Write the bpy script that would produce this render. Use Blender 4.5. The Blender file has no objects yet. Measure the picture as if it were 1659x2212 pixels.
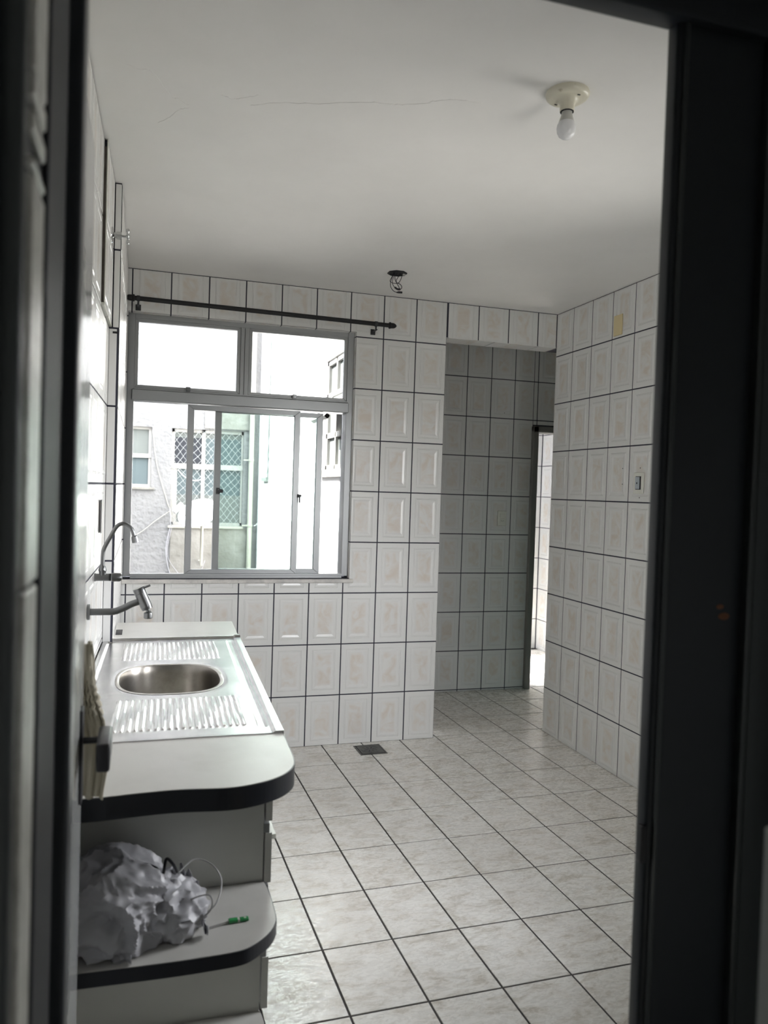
import bpy, bmesh, math, random
from mathutils import Vector, Matrix, noise
random.seed(7)
sc = bpy.context.scene
PI = math.pi

# ---------------- camera ----------------
cam_d = bpy.data.cameras.new('camera'); cam = bpy.data.objects.new('camera', cam_d)
sc.collection.objects.link(cam); sc.camera = cam
R3 = Matrix(((0.95518982, 0.29511993, -0.0227294), (-0.29427012, 0.95509844, 0.03452625), (0.0318982, -0.02629054, 0.99914529)))
right, fwd, up = R3.col[0], R3.col[1], R3.col[2]
M = Matrix((right, up, -fwd)).transposed().to_4x4(); M.translation = Vector((0, -4.47024, 1.50727))
cam.matrix_world = M
cam_d.sensor_fit = 'HORIZONTAL'; cam_d.sensor_width = 36; cam_d.lens = 1691.0 * 36 / 1659
cam_d.clip_start = 0.02; cam_d.clip_end = 200
cam_d.dof.use_dof = True; cam_d.dof.focus_distance = 3.6; cam_d.dof.aperture_fstop = 36.7 / 7.0
# ---------------- sky, sun, exposure ----------------
w = bpy.data.worlds.new('world'); sc.world = w; w.use_nodes = True
nt = w.node_tree; bg = nt.nodes['Background']
tc = nt.nodes.new('ShaderNodeTexCoord'); sep = nt.nodes.new('ShaderNodeSeparateXYZ'); cr = nt.nodes.new('ShaderNodeValToRGB')
nt.links.new(tc.outputs['Generated'], sep.inputs[0]); nt.links.new(sep.outputs['Z'], cr.inputs[0]); nt.links.new(cr.outputs[0], bg.inputs[0])
cr.color_ramp.elements[0].position = 0.0; cr.color_ramp.elements[0].color = (.24, .235, .22, 1)
k_ = cr.color_ramp.elements.new(.02); k_.color = (.93, .93, .95, 1)
cr.color_ramp.elements[-1].position = 0.8; cr.color_ramp.elements[-1].color = (.90, .93, 1.0, 1)
bg.inputs[1].default_value = 18.0
sun_d = bpy.data.lights.new('sun', 'SUN'); sun_d.energy = 20.0; sun_d.angle = math.radians(1.0); sun_d.color = (1, .97, .91)
sun = bpy.data.objects.new('sun', sun_d); sc.collection.objects.link(sun)
sun.rotation_euler = Vector((0.75, -0.02, -0.70)).to_track_quat('-Z', 'Y').to_euler()
def portal(name, loc, rot, sx, sy):
    l = bpy.data.lights.new(name, 'AREA'); l.shape = 'RECTANGLE'; l.size = sx; l.size_y = sy
    l.cycles.is_portal = True
    o = bpy.data.objects.new(name, l); sc.collection.objects.link(o); o.location = loc; o.rotation_euler = rot
sc.view_settings.view_transform = 'Standard'; sc.view_settings.look = 'None'
sc.view_settings.gamma = 1.0; sc.view_settings.use_curve_mapping = False
sc.view_settings.exposure = 1.08
cy = sc.cycles
cy.max_bounces = 12; cy.diffuse_bounces = 8; cy.glossy_bounces = 4; cy.transmission_bounces = 6; cy.transparent_max_bounces = 12
cy.caustics_reflective = False; cy.caustics_refractive = False
cy.use_denoising = True
cy.sample_clamp_indirect = 6.0

# ---------------- helpers ----------------
C = sc.collection
def link(o, parent=None):
    C.objects.link(o)
    if parent is not None: o.parent = parent
    return o
def tag(o, label=None, cat=None, group=None, kind=None):
    if label: o['label'] = label
    if cat: o['category'] = cat
    if group: o['group'] = group
    if kind: o['kind'] = kind
    return o
def empty(name, loc=(0, 0, 0), rz=0):
    o = bpy.data.objects.new(name, None); C.objects.link(o); o.location = loc; o.rotation_euler = (0, 0, rz); o.empty_display_size = .05
    return o
def obj(name, bm, mat, parent=None, smooth=False, loc=None, rot=None):
    me = bpy.data.meshes.new(name); bm.normal_update(); bm.to_mesh(me); bm.free()
    if mat: me.materials.append(mat)
    if smooth:
        me.polygons.foreach_set('use_smooth', [True] * len(me.polygons))
        try: me.set_sharp_from_angle(angle=math.radians(35))
        except Exception: pass
    o = bpy.data.objects.new(name, me); link(o, parent)
    if loc: o.location = loc
    if rot: o.rotation_euler = rot
    return o
def box(bm, x0, x1, y0, y1, z0, z1, bev=0, seg=1, M=None):
    r = bmesh.ops.create_cube(bm, size=1); vs = r['verts']
    bmesh.ops.scale(bm, verts=vs, vec=(x1 - x0, y1 - y0, z1 - z0))
    bmesh.ops.translate(bm, verts=vs, vec=((x0 + x1) / 2, (y0 + y1) / 2, (z0 + z1) / 2))
    if bev:
        es = list({e for v in vs for e in v.link_edges})
        rr = bmesh.ops.bevel(bm, geom=es, offset=bev, segments=seg, affect='EDGES', profile=.5)
        vs = list({v for f in rr['faces'] for v in f.verts} | {v for v in vs if v.is_valid})
    if M: bmesh.ops.transform(bm, matrix=M, verts=vs)
    return vs
def B(*bs, bev=0, seg=1):
    bm = bmesh.new()
    for b in bs: box(bm, *b, bev=bev, seg=seg)
    return bm
def tube(bm, pts, r, n=12, cap=True):
    pts = [Vector(p) for p in pts]; rs = r if isinstance(r, (list, tuple)) else [r] * len(pts)
    rings = []; prev = None
    for i, p in enumerate(pts):
        t = (pts[min(i + 1, len(pts) - 1)] - pts[max(i - 1, 0)]).normalized()
        if prev is None:
            a = Vector((0, 0, 1)) if abs(t.z) < .9 else Vector((1, 0, 0))
            u = t.cross(a).normalized()
        else:
            u = (prev - t * prev.dot(t)).normalized()
        prev = u; v = t.cross(u)
        rings.append([bm.verts.new(p + (u * math.cos(2 * PI * k / n) + v * math.sin(2 * PI * k / n)) * rs[i]) for k in range(n)])
    for a, b in zip(rings, rings[1:]):
        for k in range(n): bm.faces.new((a[k], a[(k + 1) % n], b[(k + 1) % n], b[k]))
    if cap:
        bm.faces.new(list(reversed(rings[0]))); bm.faces.new(rings[-1])
def T(pts, r, n=12):
    bm = bmesh.new(); tube(bm, pts, r, n); return bm
def lathe(bm, prof, n=32, M=None):
    vs = []
    for r, z in prof:
        vs.append([bm.verts.new((max(r, 1e-5) * math.cos(2 * PI * k / n), max(r, 1e-5) * math.sin(2 * PI * k / n), z)) for k in range(n)])
    for a, b in zip(vs, vs[1:]):
        for k in range(n): bm.faces.new((a[k], a[(k + 1) % n], b[(k + 1) % n], b[k]))
    if M: bmesh.ops.transform(bm, matrix=M, verts=[v for r in vs for v in r])
def prism(bm, poly, z0, z1, bev=0):
    a = [bm.verts.new((x, y, z0)) for x, y in poly]; b = [bm.verts.new((x, y, z1)) for x, y in poly]
    n = len(poly)
    bm.faces.new(list(reversed(a))); bm.faces.new(b)
    for i in range(n): bm.faces.new((a[i], a[(i + 1) % n], b[(i + 1) % n], b[i]))
def spline(pts, m=8):
    P = [Vector(p) for p in pts]; out = []
    for i in range(len(P) - 1):
        p0 = P[max(i - 1, 0)]; p1 = P[i]; p2 = P[i + 1]; p3 = P[min(i + 2, len(P) - 1)]
        for k in range(m):
            t = k / m
            out.append(.5 * ((2 * p1) + (p2 - p0) * t + (2 * p0 - 5 * p1 + 4 * p2 - p3) * t * t + (3 * p1 - p0 - 3 * p2 + p3) * t ** 3))
    out.append(P[-1]); return out

# ---------------- materials ----------------
def mat(name, col, rough=.5, metal=0, coat=0, spec=.5, bump=None, var=None, sheen=0, alpha=None):
    m = bpy.data.materials.new(name); m.use_nodes = True; n = m.node_tree; p = n.nodes['Principled BSDF']
    p.inputs['Base Color'].default_value = (*col, 1); p.inputs['Roughness'].default_value = rough
    p.inputs['Metallic'].default_value = metal; p.inputs['Coat Weight'].default_value = coat; p.inputs['Coat Roughness'].default_value = .05
    p.inputs['Specular IOR Level'].default_value = spec
    if var or bump:
        tcn = n.nodes.new('ShaderNodeTexCoord')
    if var:      # (scale, second colour, amount low, amount high)
        nz = n.nodes.new('ShaderNodeTexNoise'); nz.inputs['Scale'].default_value = var[0]; nz.inputs['Detail'].default_value = 6; nz.inputs['Roughness'].default_value = .65
        n.links.new(tcn.outputs['Object'], nz.inputs['Vector'])
        rp = n.nodes.new('ShaderNodeValToRGB'); rp.color_ramp.elements[0].position = var[2]; rp.color_ramp.elements[1].position = var[3]
        rp.color_ramp.elements[0].color = (*var[1], 1); rp.color_ramp.elements[1].color = (*col, 1)
        n.links.new(nz.outputs[0], rp.inputs[0]); n.links.new(rp.outputs[0], p.inputs['Base Color'])
    if bump:
        nb = n.nodes.new('ShaderNodeTexNoise'); nb.inputs['Scale'].default_value = bump[0]; nb.inputs['Detail'].default_value = 5
        bp = n.nodes.new('ShaderNodeBump'); bp.inputs['Strength'].default_value = bump[1]; bp.inputs['Distance'].default_value = bump[2]
        n.links.new(tcn.outputs['Object'], nb.inputs['Vector']); n.links.new(nb.outputs[0], bp.inputs['Height']); n.links.new(bp.outputs[0], p.inputs['Normal'])
    return m
def glass(name, tint=(1, 1, 1), refl=1.0, rough=.02, milk=0.0, milkcol=(.8, .85, .85)):
    m = bpy.data.materials.new(name); m.use_nodes = True; n = m.node_tree; n.nodes.remove(n.nodes['Principled BSDF'])
    out = n.nodes['Material Output']; tr = n.nodes.new('ShaderNodeBsdfTransparent'); tr.inputs[0].default_value = (*tint, 1)
    gl = n.nodes.new('ShaderNodeBsdfGlossy'); gl.inputs['Roughness'].default_value = rough
    fr = n.nodes.new('ShaderNodeFresnel'); fr.inputs[0].default_value = 1.45; mx = n.nodes.new('ShaderNodeMixShader')
    n.links.new(fr.outputs[0], mx.inputs[0]); n.links.new(tr.outputs[0], mx.inputs[1]); n.links.new(gl.outputs[0], mx.inputs[2])
    last = mx
    if milk:
        df = n.nodes.new('ShaderNodeBsdfDiffuse'); df.inputs[0].default_value = (*milkcol, 1)
        m2 = n.nodes.new('ShaderNodeMixShader'); m2.inputs[0].default_value = milk
        n.links.new(mx.outputs[0], m2.inputs[1]); n.links.new(df.outputs[0], m2.inputs[2]); last = m2
    n.links.new(last.outputs[0], out.inputs[0]); return m
def wall_tile_mat(name, base, warm, amt, rough=.25):
    """glazed wall tile: white glaze, warm marbling inside the pressed centre panel"""
    m = bpy.data.materials.new(name); m.use_nodes = True; n = m.node_tree; L = n.links.new; p = n.nodes['Principled BSDF']
    tcn = n.nodes.new('ShaderNodeTexCoord'); oi = n.nodes.new('ShaderNodeObjectInfo')
    sp = n.nodes.new('ShaderNodeSeparateXYZ'); L(tcn.outputs['Object'], sp.inputs[0])
    def absn(s, lo, hi):
        a = n.nodes.new('ShaderNodeMath'); a.operation = 'ABSOLUTE'; L(s, a.inputs[0])
        r = n.nodes.new('ShaderNodeMapRange'); r.inputs['From Min'].default_value = lo; r.inputs['From Max'].default_value = hi
        r.inputs['To Min'].default_value = 1; r.inputs['To Max'].default_value = 0; L(a.outputs[0], r.inputs['Value']); return r.outputs[0]
    ax = absn(sp.outputs['X'], .034, .050); az = absn(sp.outputs['Z'], .078, .100)
    mk = n.nodes.new('ShaderNodeMath'); mk.operation = 'MULTIPLY'; L(ax, mk.inputs[0]); L(az, mk.inputs[1])
    ad = n.nodes.new('ShaderNodeVectorMath'); ad.operation = 'ADD'
    sc_ = n.nodes.new('ShaderNodeVectorMath'); sc_.operation = 'SCALE'; sc_.inputs[0].default_value = (3.1, 7.7, 5.3); L(oi.outputs['Random'], sc_.inputs['Scale'])
    L(tcn.outputs['Object'], ad.inputs[0]); L(sc_.outputs[0], ad.inputs[1])
    nz = n.nodes.new('ShaderNodeTexNoise'); nz.inputs['Scale'].default_value = 14; nz.inputs['Detail'].default_value = 5; nz.inputs['Distortion'].default_value = 1.2
    L(ad.outputs[0], nz.inputs['Vector'])
    rp = n.nodes.new('ShaderNodeMapRange'); rp.inputs['From Min'].default_value = .38; rp.inputs['From Max'].default_value = .68; L(nz.outputs[0], rp.inputs['Value'])
    m2 = n.nodes.new('ShaderNodeMath'); m2.operation = 'MULTIPLY'; L(mk.outputs[0], m2.inputs[0])
    m3 = n.nodes.new('ShaderNodeMath'); m3.operation = 'MULTIPLY_ADD'; L(rp.outputs[0], m3.inputs[0]); m3.inputs[1].default_value = amt; m3.inputs[2].default_value = .04
    L(m3.outputs[0], m2.inputs[1])
    mix = n.nodes.new('ShaderNodeMix'); mix.data_type = 'RGBA'; L(m2.outputs[0], mix.inputs['Factor'])
    mix.inputs['A'].default_value = (*base, 1); mix.inputs['B'].default_value = (*warm, 1)
    L(mix.outputs['Result'], p.inputs['Base Color'])
    p.inputs['Roughness'].default_value = rough; p.inputs['Specular IOR Level'].default_value = .5
    nb = n.nodes.new('ShaderNodeTexNoise'); nb.inputs['Scale'].default_value = 9; L(ad.outputs[0], nb.inputs['Vector'])
    bp = n.nodes.new('ShaderNodeBump'); bp.inputs['Strength'].default_value = .25; bp.inputs['Distance'].default_value = .004
    L(nb.outputs[0], bp.inputs['Height']); L(bp.outputs[0], p.inputs['Normal'])
    return m
def floor_tile_mat():
    m = bpy.data.materials.new('floor_tile'); m.use_nodes = True; n = m.node_tree; L = n.links.new; p = n.nodes['Principled BSDF']
    tcn = n.nodes.new('ShaderNodeTexCoord'); oi = n.nodes.new('ShaderNodeObjectInfo')
    sc_ = n.nodes.new('ShaderNodeVectorMath'); sc_.operation = 'SCALE'; sc_.inputs[0].default_value = (13.1, 7.7, 5.3); L(oi.outputs['Random'], sc_.inputs['Scale'])
    ad = n.nodes.new('ShaderNodeVectorMath'); ad.operation = 'ADD'; L(tcn.outputs['Object'], ad.inputs[0]); L(sc_.outputs[0], ad.inputs[1])
    mp = n.nodes.new('ShaderNodeMapping'); mp.inputs['Scale'].default_value = (1, 2.2, 1); L(ad.outputs[0], mp.inputs['Vector'])
    nz = n.nodes.new('ShaderNodeTexNoise'); nz.inputs['Scale'].default_value = 9; nz.inputs['Detail'].default_value = 8; nz.inputs['Roughness'].default_value = .72; nz.inputs['Distortion'].default_value = .8
    L(mp.outputs[0], nz.inputs['Vector'])
    rp = n.nodes.new('ShaderNodeValToRGB'); e = rp.color_ramp.elements
    e[0].position = .36; e[0].color = (.52, .485, .43, 1); e[1].position = .56; e[1].color = (.74, .725, .69, 1)
    k = e.new(.46); k.color = (.66, .635, .59, 1); L(nz.outputs[0], rp.inputs[0])
    vn = n.nodes.new('ShaderNodeTexNoise'); vn.inputs['Scale'].default_value = 5; vn.inputs['Detail'].default_value = 9; vn.inputs['Distortion'].default_value = 2.5; L(mp.outputs[0], vn.inputs['Vector'])
    vr = n.nodes.new('ShaderNodeValToRGB'); ve = vr.color_ramp.elements; ve[0].position = .485; ve[0].color = (0, 0, 0, 1); ve[1].position = .515; ve[1].color = (0, 0, 0, 1)
    vk = ve.new(.5); vk.color = (1, 1, 1, 1); L(vn.outputs[0], vr.inputs[0])
    mf = n.nodes.new('ShaderNodeMath'); mf.operation = 'MULTIPLY'; mf.inputs[1].default_value = .22; L(vr.outputs[0], mf.inputs[0])
    mx = n.nodes.new('ShaderNodeMix'); mx.data_type = 'RGBA'; L(mf.outputs[0], mx.inputs['Factor']); L(rp.outputs[0], mx.inputs['A']); mx.inputs['B'].default_value = (.28, .26, .23, 1)
    L(mx.outputs['Result'], p.inputs['Base Color'])
    # glazed flats with worn matt veins
    rn = n.nodes.new('ShaderNodeTexNoise'); rn.inputs['Scale'].default_value = 26; rn.inputs['Detail'].default_value = 6; rn.inputs['Distortion'].default_value = 1.6; L(mp.outputs[0], rn.inputs['Vector'])
    rr = n.nodes.new('ShaderNodeMapRange'); rr.inputs['From Min'].default_value = .46; rr.inputs['From Max'].default_value = .56; rr.inputs['To Min'].default_value = .2; rr.inputs['To Max'].default_value = .42
    L(rn.outputs[0], rr.inputs['Value']); L(rr.outputs[0], p.inputs['Roughness'])
    bp = n.nodes.new('ShaderNodeBump'); bp.inputs['Strength'].default_value = .35; bp.inputs['Distance'].default_value = .0015; L(rn.outputs[0], bp.inputs['Height']); L(bp.outputs[0], p.inputs['Normal'])
    return m
M_tile = wall_tile_mat('wall_tile_glaze', (.70, .70, .69), (.62, .535, .455), .62)
M_ftile = floor_tile_mat()
M_grout = mat('dark_grout', (.028, .028, .045), .8)
M_fgrout = mat('floor_grout', (.040, .035, .033), .8)
M_ceil = mat('ceiling_paint', (.80, .79, .775), .85, var=(1.3, (.76, .75, .735), .35, .6), bump=(5, .25, .012))
M_plaster = mat('grey_plaster', (.45, .45, .43), .85)
M_hall = mat('hall_dimming_dark', (.14, .14, .145), .8)  # hall walls coloured dark to keep the corridor dim
M_alu = mat('window_aluminium', (.31, .32, .325), .38, metal=.55)
M_alu2 = mat('dark_seam', (.06, .06, .065), .6)
M_glass = glass('window_glass', (.96, .96, .955))
M_glass2 = glass('greenish_glass', (.80, .88, .86))
M_marble = mat('marble', (.62, .60, .57), .3, var=(12, (.42, .41, .40), .35, .6))
M_lam = mat('white_laminate', (.56, .55, .52), .32, var=(7, (.51, .50, .47), .3, .55))
M_white = mat('cabinet_white', (.60, .605, .565), .4)
M_edge = mat('black_edge_band', (.012, .014, .02), .4)
M_steel = mat('brushed_steel', (.56, .555, .55), .27, metal=1, var=(9, (.42, .42, .425), .35, .6), bump=(3, .12, .004))
M_steel_dark = mat('bowl_steel', (.46, .44, .41), .3, metal=1, var=(5, (.30, .28, .25), .35, .6))
M_chrome = mat('dull_chrome', (.24, .245, .25), .3, metal=1)
M_chrome2 = mat('bright_chrome', (.6, .61, .61), .15, metal=1)
M_blackpaint = mat('black_gloss_paint', (.030, .036, .044), .36, spec=.35, bump=(3, .15, .01))
M_gate = mat('black_gate_paint', (.012, .014, .019), .6, spec=.3)
M_blackpaint2 = mat('dark_green_grey_paint', (.05, .06, .065), .35, coat=.15)
M_doorpale = mat('pale_door_lacquer', (.46, .47, .46), .16, var=(3, (.36, .37, .37), .35, .6))
M_handle = mat('dark_plastic', (.025, .025, .03), .4)
M_cream = mat('cream_cloth', (.50, .46, .36), .7, bump=(30, .3, .004))
M_rod = mat('charcoal_plastic', (.022, .022, .024), .5, spec=.25)
M_porc = mat('cream_porcelain', (.66, .63, .52), .3, var=(40, (.45, .40, .30), .28, .36))
M_bulb = mat('bulb_plastic', (.78, .78, .80), .25)
M_bulbneck = mat('bulb_neck', (.5, .5, .47), .5)
M_dark = mat('dark_hole', (.012, .012, .014), .7)
M_wire = mat('wire_black', (.01, .01, .014), .4)
M_switch = mat('switch_plastic', (.66, .66, .60), .35)
M_switchgrey = mat('switch_key_grey', (.42, .46, .50), .35)
M_yellow = mat('yellowed_plastic', (.62, .52, .30), .45)
M_drain = mat('drain_metal', (.11, .11, .10), .38, metal=.7, var=(30, (.05, .05, .05), .35, .6))
M_brown = mat('bare_brown_board', (.11, .095, .08), .85, var=(20, (.06, .05, .04), .35, .6))
M_frame = mat('door_frame_grey', (.23, .225, .21), .45)
M_bag = mat('thin_white_plastic', (.40, .40, .42), .4)
M_bag.node_tree.nodes['Principled BSDF'].inputs['Transmission Weight'].default_value = .0
M_cable = mat('grey_cable', (.32, .32, .31), .4)
M_green = mat('green_plastic', (.02, .25, .07), .35)
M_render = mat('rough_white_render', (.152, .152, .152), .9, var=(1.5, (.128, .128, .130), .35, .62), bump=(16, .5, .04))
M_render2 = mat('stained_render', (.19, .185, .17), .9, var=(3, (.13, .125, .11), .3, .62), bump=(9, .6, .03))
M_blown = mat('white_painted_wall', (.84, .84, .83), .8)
M_vent = mat('vent_hollow', (.10, .10, .11), .9)
M_winwhite = mat('painted_window_frame', (.27, .265, .25), .5)
M_pane = mat('frosted_grey_pane', (.11, .12, .115), .5, spec=.1)
M_paneblue = mat('bluish_pane', (.075, .095, .10), .5, spec=.1)
M_panedark = mat('dark_pane', (.03, .032, .038), .5, spec=.1)
M_teal = mat('teal_pane', (.08, .15, .14), .5, spec=.1)
M_net = mat('white_net_cord', (.24, .25, .25), .6)
M_dish = mat('dish_white', (.86, .86, .86), .4)
M_pipe = mat('pvc_pipe', (.26, .255, .22), .5)
M_cord = mat('outdoor_cable', (.28, .28, .30), .6)
M_ground = mat('courtyard_concrete', (.45, .44, .42), .9)

# ---------------- tiles ----------------
TW, TH, J = 0.203, 0.30176, .0034
def tile_bm(w_=TW, h_=TH, relief=True):
    bm = bmesh.new(); hx, hz = w_ / 2 - J, h_ / 2 - J
    prof = [(0, 0.0), (0, .0014), (.0008, .0022)]
    if relief: prof += [(.028, .0022), (.030, .0006), (.033, .0022), (.0345, .0010), (.0365, .0024), (.044, .0026), (.056, .0006)]
    rings = []
    for ins, t in prof:
        a, b = hx - ins, hz - ins
        if ins >= .044: b = hz - ins * 1.0
        rings.append([bm.verts.new((sx * a, -t, sz * b)) for sx, sz in ((-1, -1), (1, -1), (1, 1), (-1, 1))])
    for r0, r1 in zip(rings, rings[1:]):
        for k in range(4): bm.faces.new((r0[k], r0[(k + 1) % 4], r1[(k + 1) % 4], r1[k]))
    bm.faces.new(rings[-1]); return bm
def to_mesh(bm, m, name):
    me = bpy.data.meshes.new(name); bm.normal_update(); bm.to_mesh(me); bm.free(); me.materials.append(m); return me
FULL = {}
def lay_tiles(parent, org, rz, x0, x1, z0, z1, jx, jz, pw=TW, ph=TH, holes=(), m=None, relief=True, name='tile', rx=0):
    """pieces on a plane: local x runs along the wall, local z up, face to local -y; jx,jz is one joint crossing"""
    m = m or M_tile; key = (pw, ph, m.name, relief)
    if key not in FULL: FULL[key] = to_mesh(tile_bm(pw, ph, relief), m, name)
    R = Matrix.Rotation(rz, 4, 'Z') @ Matrix.Rotation(rx, 4, 'X'); cnt = 0
    i0 = math.floor((x0 - jx) / pw + 1e-4); i1 = math.ceil((x1 - jx) / pw - 1e-4)
    k0 = math.floor((z0 - jz) / ph + 1e-4); k1 = math.ceil((z1 - jz) / ph - 1e-4)
    for i in range(i0, i1):
        for k in range(k0, k1):
            a, b = jx + i * pw, jx + (i + 1) * pw; c, d = jz + k * ph, jz + (k + 1) * ph
            A, Bq, Cq, D = max(a, x0), min(b, x1), max(c, z0), min(d, z1)
            if Bq - A < .012 or D - Cq < .012: continue
            hh = [h for h in holes if h[0] < Bq - 1e-4 and h[1] > A + 1e-4 and h[2] < D - 1e-4 and h[3] > Cq + 1e-4]
            if any(h[0] <= A + .003 and h[1] >= Bq - .003 and h[2] <= Cq + .003 and h[3] >= D - .003 for h in hh): continue
            cx, cz = (a + b) / 2, (c + d) / 2
            full = abs(A - a) + abs(Bq - b) + abs(Cq - c) + abs(D - d) < .004 and not hh
            if full: me = FULL[key]
            else:
                bm = tile_bm(pw, ph, relief)
                def cut(co, no):
                    bmesh.ops.bisect_plane(bm, geom=bm.verts[:] + bm.edges[:] + bm.faces[:], plane_co=co, plane_no=no, clear_outer=True)
                jj = J * .6
                if A > a + .002: cut((A - cx + jj, 0, 0), (-1, 0, 0))
                if Bq < b - .002: cut((Bq - cx - jj, 0, 0), (1, 0, 0))
                if Cq > c + .002: cut((0, 0, Cq - cz + jj), (0, 0, -1))
                if D < d - .002: cut((0, 0, D - cz - jj), (0, 0, 1))
                for h in hh:
                    for co, no in (((h[0] - cx, 0, 0), (1, 0, 0)), ((h[1] - cx, 0, 0), (1, 0, 0)), ((0, 0, h[2] - cz), (0, 0, 1)), ((0, 0, h[3] - cz), (0, 0, 1))):
                        bmesh.ops.bisect_plane(bm, geom=bm.verts[:] + bm.edges[:] + bm.faces[:], plane_co=co, plane_no=no)
                    kill = [f for f in bm.faces if h[0] - cx < f.calc_center_median().x < h[1] - cx and h[2] - cz < f.calc_center_median().z < h[3] - cz]
                    bmesh.ops.delete(bm, geom=kill, context='FACES')
                if not bm.faces: bm.free(); continue
                me = to_mesh(bm, m, name)
            o = bpy.data.objects.new(name, me); C.objects.link(o); o.parent = parent
            o.location = Vector(org) + R @ Vector((cx, 0, cz)) + (R @ Vector((0, -1, 0))) * random.uniform(0, .0006)
            o.rotation_euler = (rx + random.uniform(-.0015, .0015), 0, rz + random.uniform(-.0015, .0015)); cnt += 1
    return cnt

ZC = 2.66575
# ---------------- room shell ----------------
WX0, WX1, WZ0, WZ1 = -.095, 1.178, .985, 2.436      # kitchen window opening
DX = 1.742; XR = 2.4963; LZ = 2.455
S = lambda o: tag(o, kind='structure')
wb = S(obj('wall_back', B((-.6, WX0, 0, .16, 0, ZC), (WX0, WX1, 0, .16, 0, WZ0), (WX0, WX1, 0, .16, WZ1, ZC), (WX1, DX, 0, .16, 0, ZC), (DX, XR + .15, 0, .16, LZ, ZC)), M_grout))
lay_tiles(wb, (0, 0, 0), 0, -.107, DX, 0, ZC - .002, .73478, .29634, holes=[(WX0, WX1, WZ0 - .02, WZ1)])
lay_tiles(wb, (0, 0, 0), 0, DX + .0, XR - .006, LZ - .004, ZC - .002, .73478, .29634)
# window reveal faces: tile strips turned into the opening, and under the lintel
lay_tiles(wb, (WX1, 0, 0), PI / 2 * -1, -.045, 0, WZ0, WZ1, -.045, .29634, pw=.045, relief=False)
lay_tiles(wb, (0, .0, WZ1), 0, WX0, WX1, -.05, 0, .73478, -.05, ph=.05, relief=False, rx=PI / 2)
lay_tiles(wb, (0, 0, LZ), 0, DX, XR, -.155, 0, 2.064, -.155, pw=.305, ph=.155, relief=False, rx=PI / 2)
lay_tiles(wb, (DX, 0, 0), PI / 2, .0, .16, 0, LZ, 0, .29634, relief=False)

# ---- right wall
wr = S(obj('wall_right', B((XR, XR + .15, -3.45, -2.60, 0, ZC), (XR, XR + .15, -2.60, -1.70, 0, .95), (XR, XR + .15, -2.60, -1.70, 2.35, ZC), (XR, XR + .15, -1.70, 0, 0, ZC)), M_grout))
lay_tiles(wr, (XR, 0, 0), -PI / 2, 0, 3.43, 0, ZC - .002, .20093, .29634 - .012, pw=.21045, holes=[(1.70, 2.60, .95, 2.35)])
wcb = S(obj('wall_corridor', B((1.75, 2.925, 1.026, 1.14, 0, ZC), (2.925, 3.72, 1.026, 1.14, 2.03, ZC), (3.72, 5.2, 1.026, 1.14, 0, ZC)), M_grout))
lay_tiles(wcb, (0, 1.026, 0), 0, 1.9, 2.885, 0, ZC - .002, 2.325, .311, pw=.1985, ph=.2975)
lay_tiles(wcb, (0, 1.026, 0), 0, 2.885, 4.3, 2.06, ZC - .002, 2.325, .311, pw=.1985, ph=.2975)
wcl = S(obj('wall_corridor_end', B((1.75, 1.79, .16, 1.03, 0, ZC), (1.75, 1.79, 1.14, 1.35, 0, ZC), (1.75, 1.79, 2.2, 2.62, 0, ZC), (1.75, 1.79, 1.35, 2.2, 0, 1.0), (1.75, 1.79, 1.35, 2.2, 2.35, ZC)), M_blown))
# left wall is a touch out of square with the window wall
def wl(y): return -.141 + .028 * (y + 1.24)
LA = math.atan(.028)
lw = bmesh.new(); prism(lw, [(wl(-3.5), -3.5), (wl(.16), .16), (-.6, .16), (-.6, -3.5)], 0, ZC)
wlft = S(obj('wall_left', lw, M_grout))
# local x of the left wall runs away from the camera
lorg = Vector((wl(0), 0, 0))
lay_tiles(wlft, lorg, PI / 2 - LA, -3.4, -1.24, 0, ZC - .002, -1.44, .29634)
ceil = S(obj('ceiling', B((-.7, 1.22, -6.2, -3.55, ZC, ZC + .12), (-.6, 2.66, -3.55, .16, ZC, ZC + .12), (2.66, 5.2, -1.35, .16, ZC, ZC + .12), (1.76, 5.2, .16, 1.25, ZC, ZC + .12), (1.76, 5.2, 2.1, 2.62, ZC, ZC + .12), (2.9, 5.2, 1.25, 2.1, ZC, ZC + .12), (1.76, 2.1, 1.25, 2.1, ZC, ZC + .12)), M_ceil))  # gap over the far room is an added opening, lets sky brighten it
# hairline ridges of the old ceiling paint
for pts in ([(-.091, -2.162), (-.037, -2.137), (.0, -2.131), (.055, -2.008), (.075, -2.004), (.097, -1.976), (.108, -1.974)], [(.018, -1.815), (.053, -1.862), (.078, -1.926), (.112, -1.954)], [(.196, -2.073), (.227, -2.059), (.253, -2.071), (.302, -2.111)],
            [(.285, -2.036), (.362, -2.083), (.494, -2.128), (.623, -2.186), (.704, -2.202), (.792, -2.244)], [(.783, -2.249), (.848, -2.289), (.939, -2.3)]):
    p = spline([(x, y, ZC) for x, y in pts], 8); bm = bmesh.new()
    p = [q + Vector((random.uniform(-.002, .002), random.uniform(-.003, .003), 0)) for q in p]
    tube(bm, p, [.0002] + [random.uniform(.0005, .0013) for _ in p[2:]] + [.0002], 5)
    obj('paint_ridge', bm, M_ceil, ceil)
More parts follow.
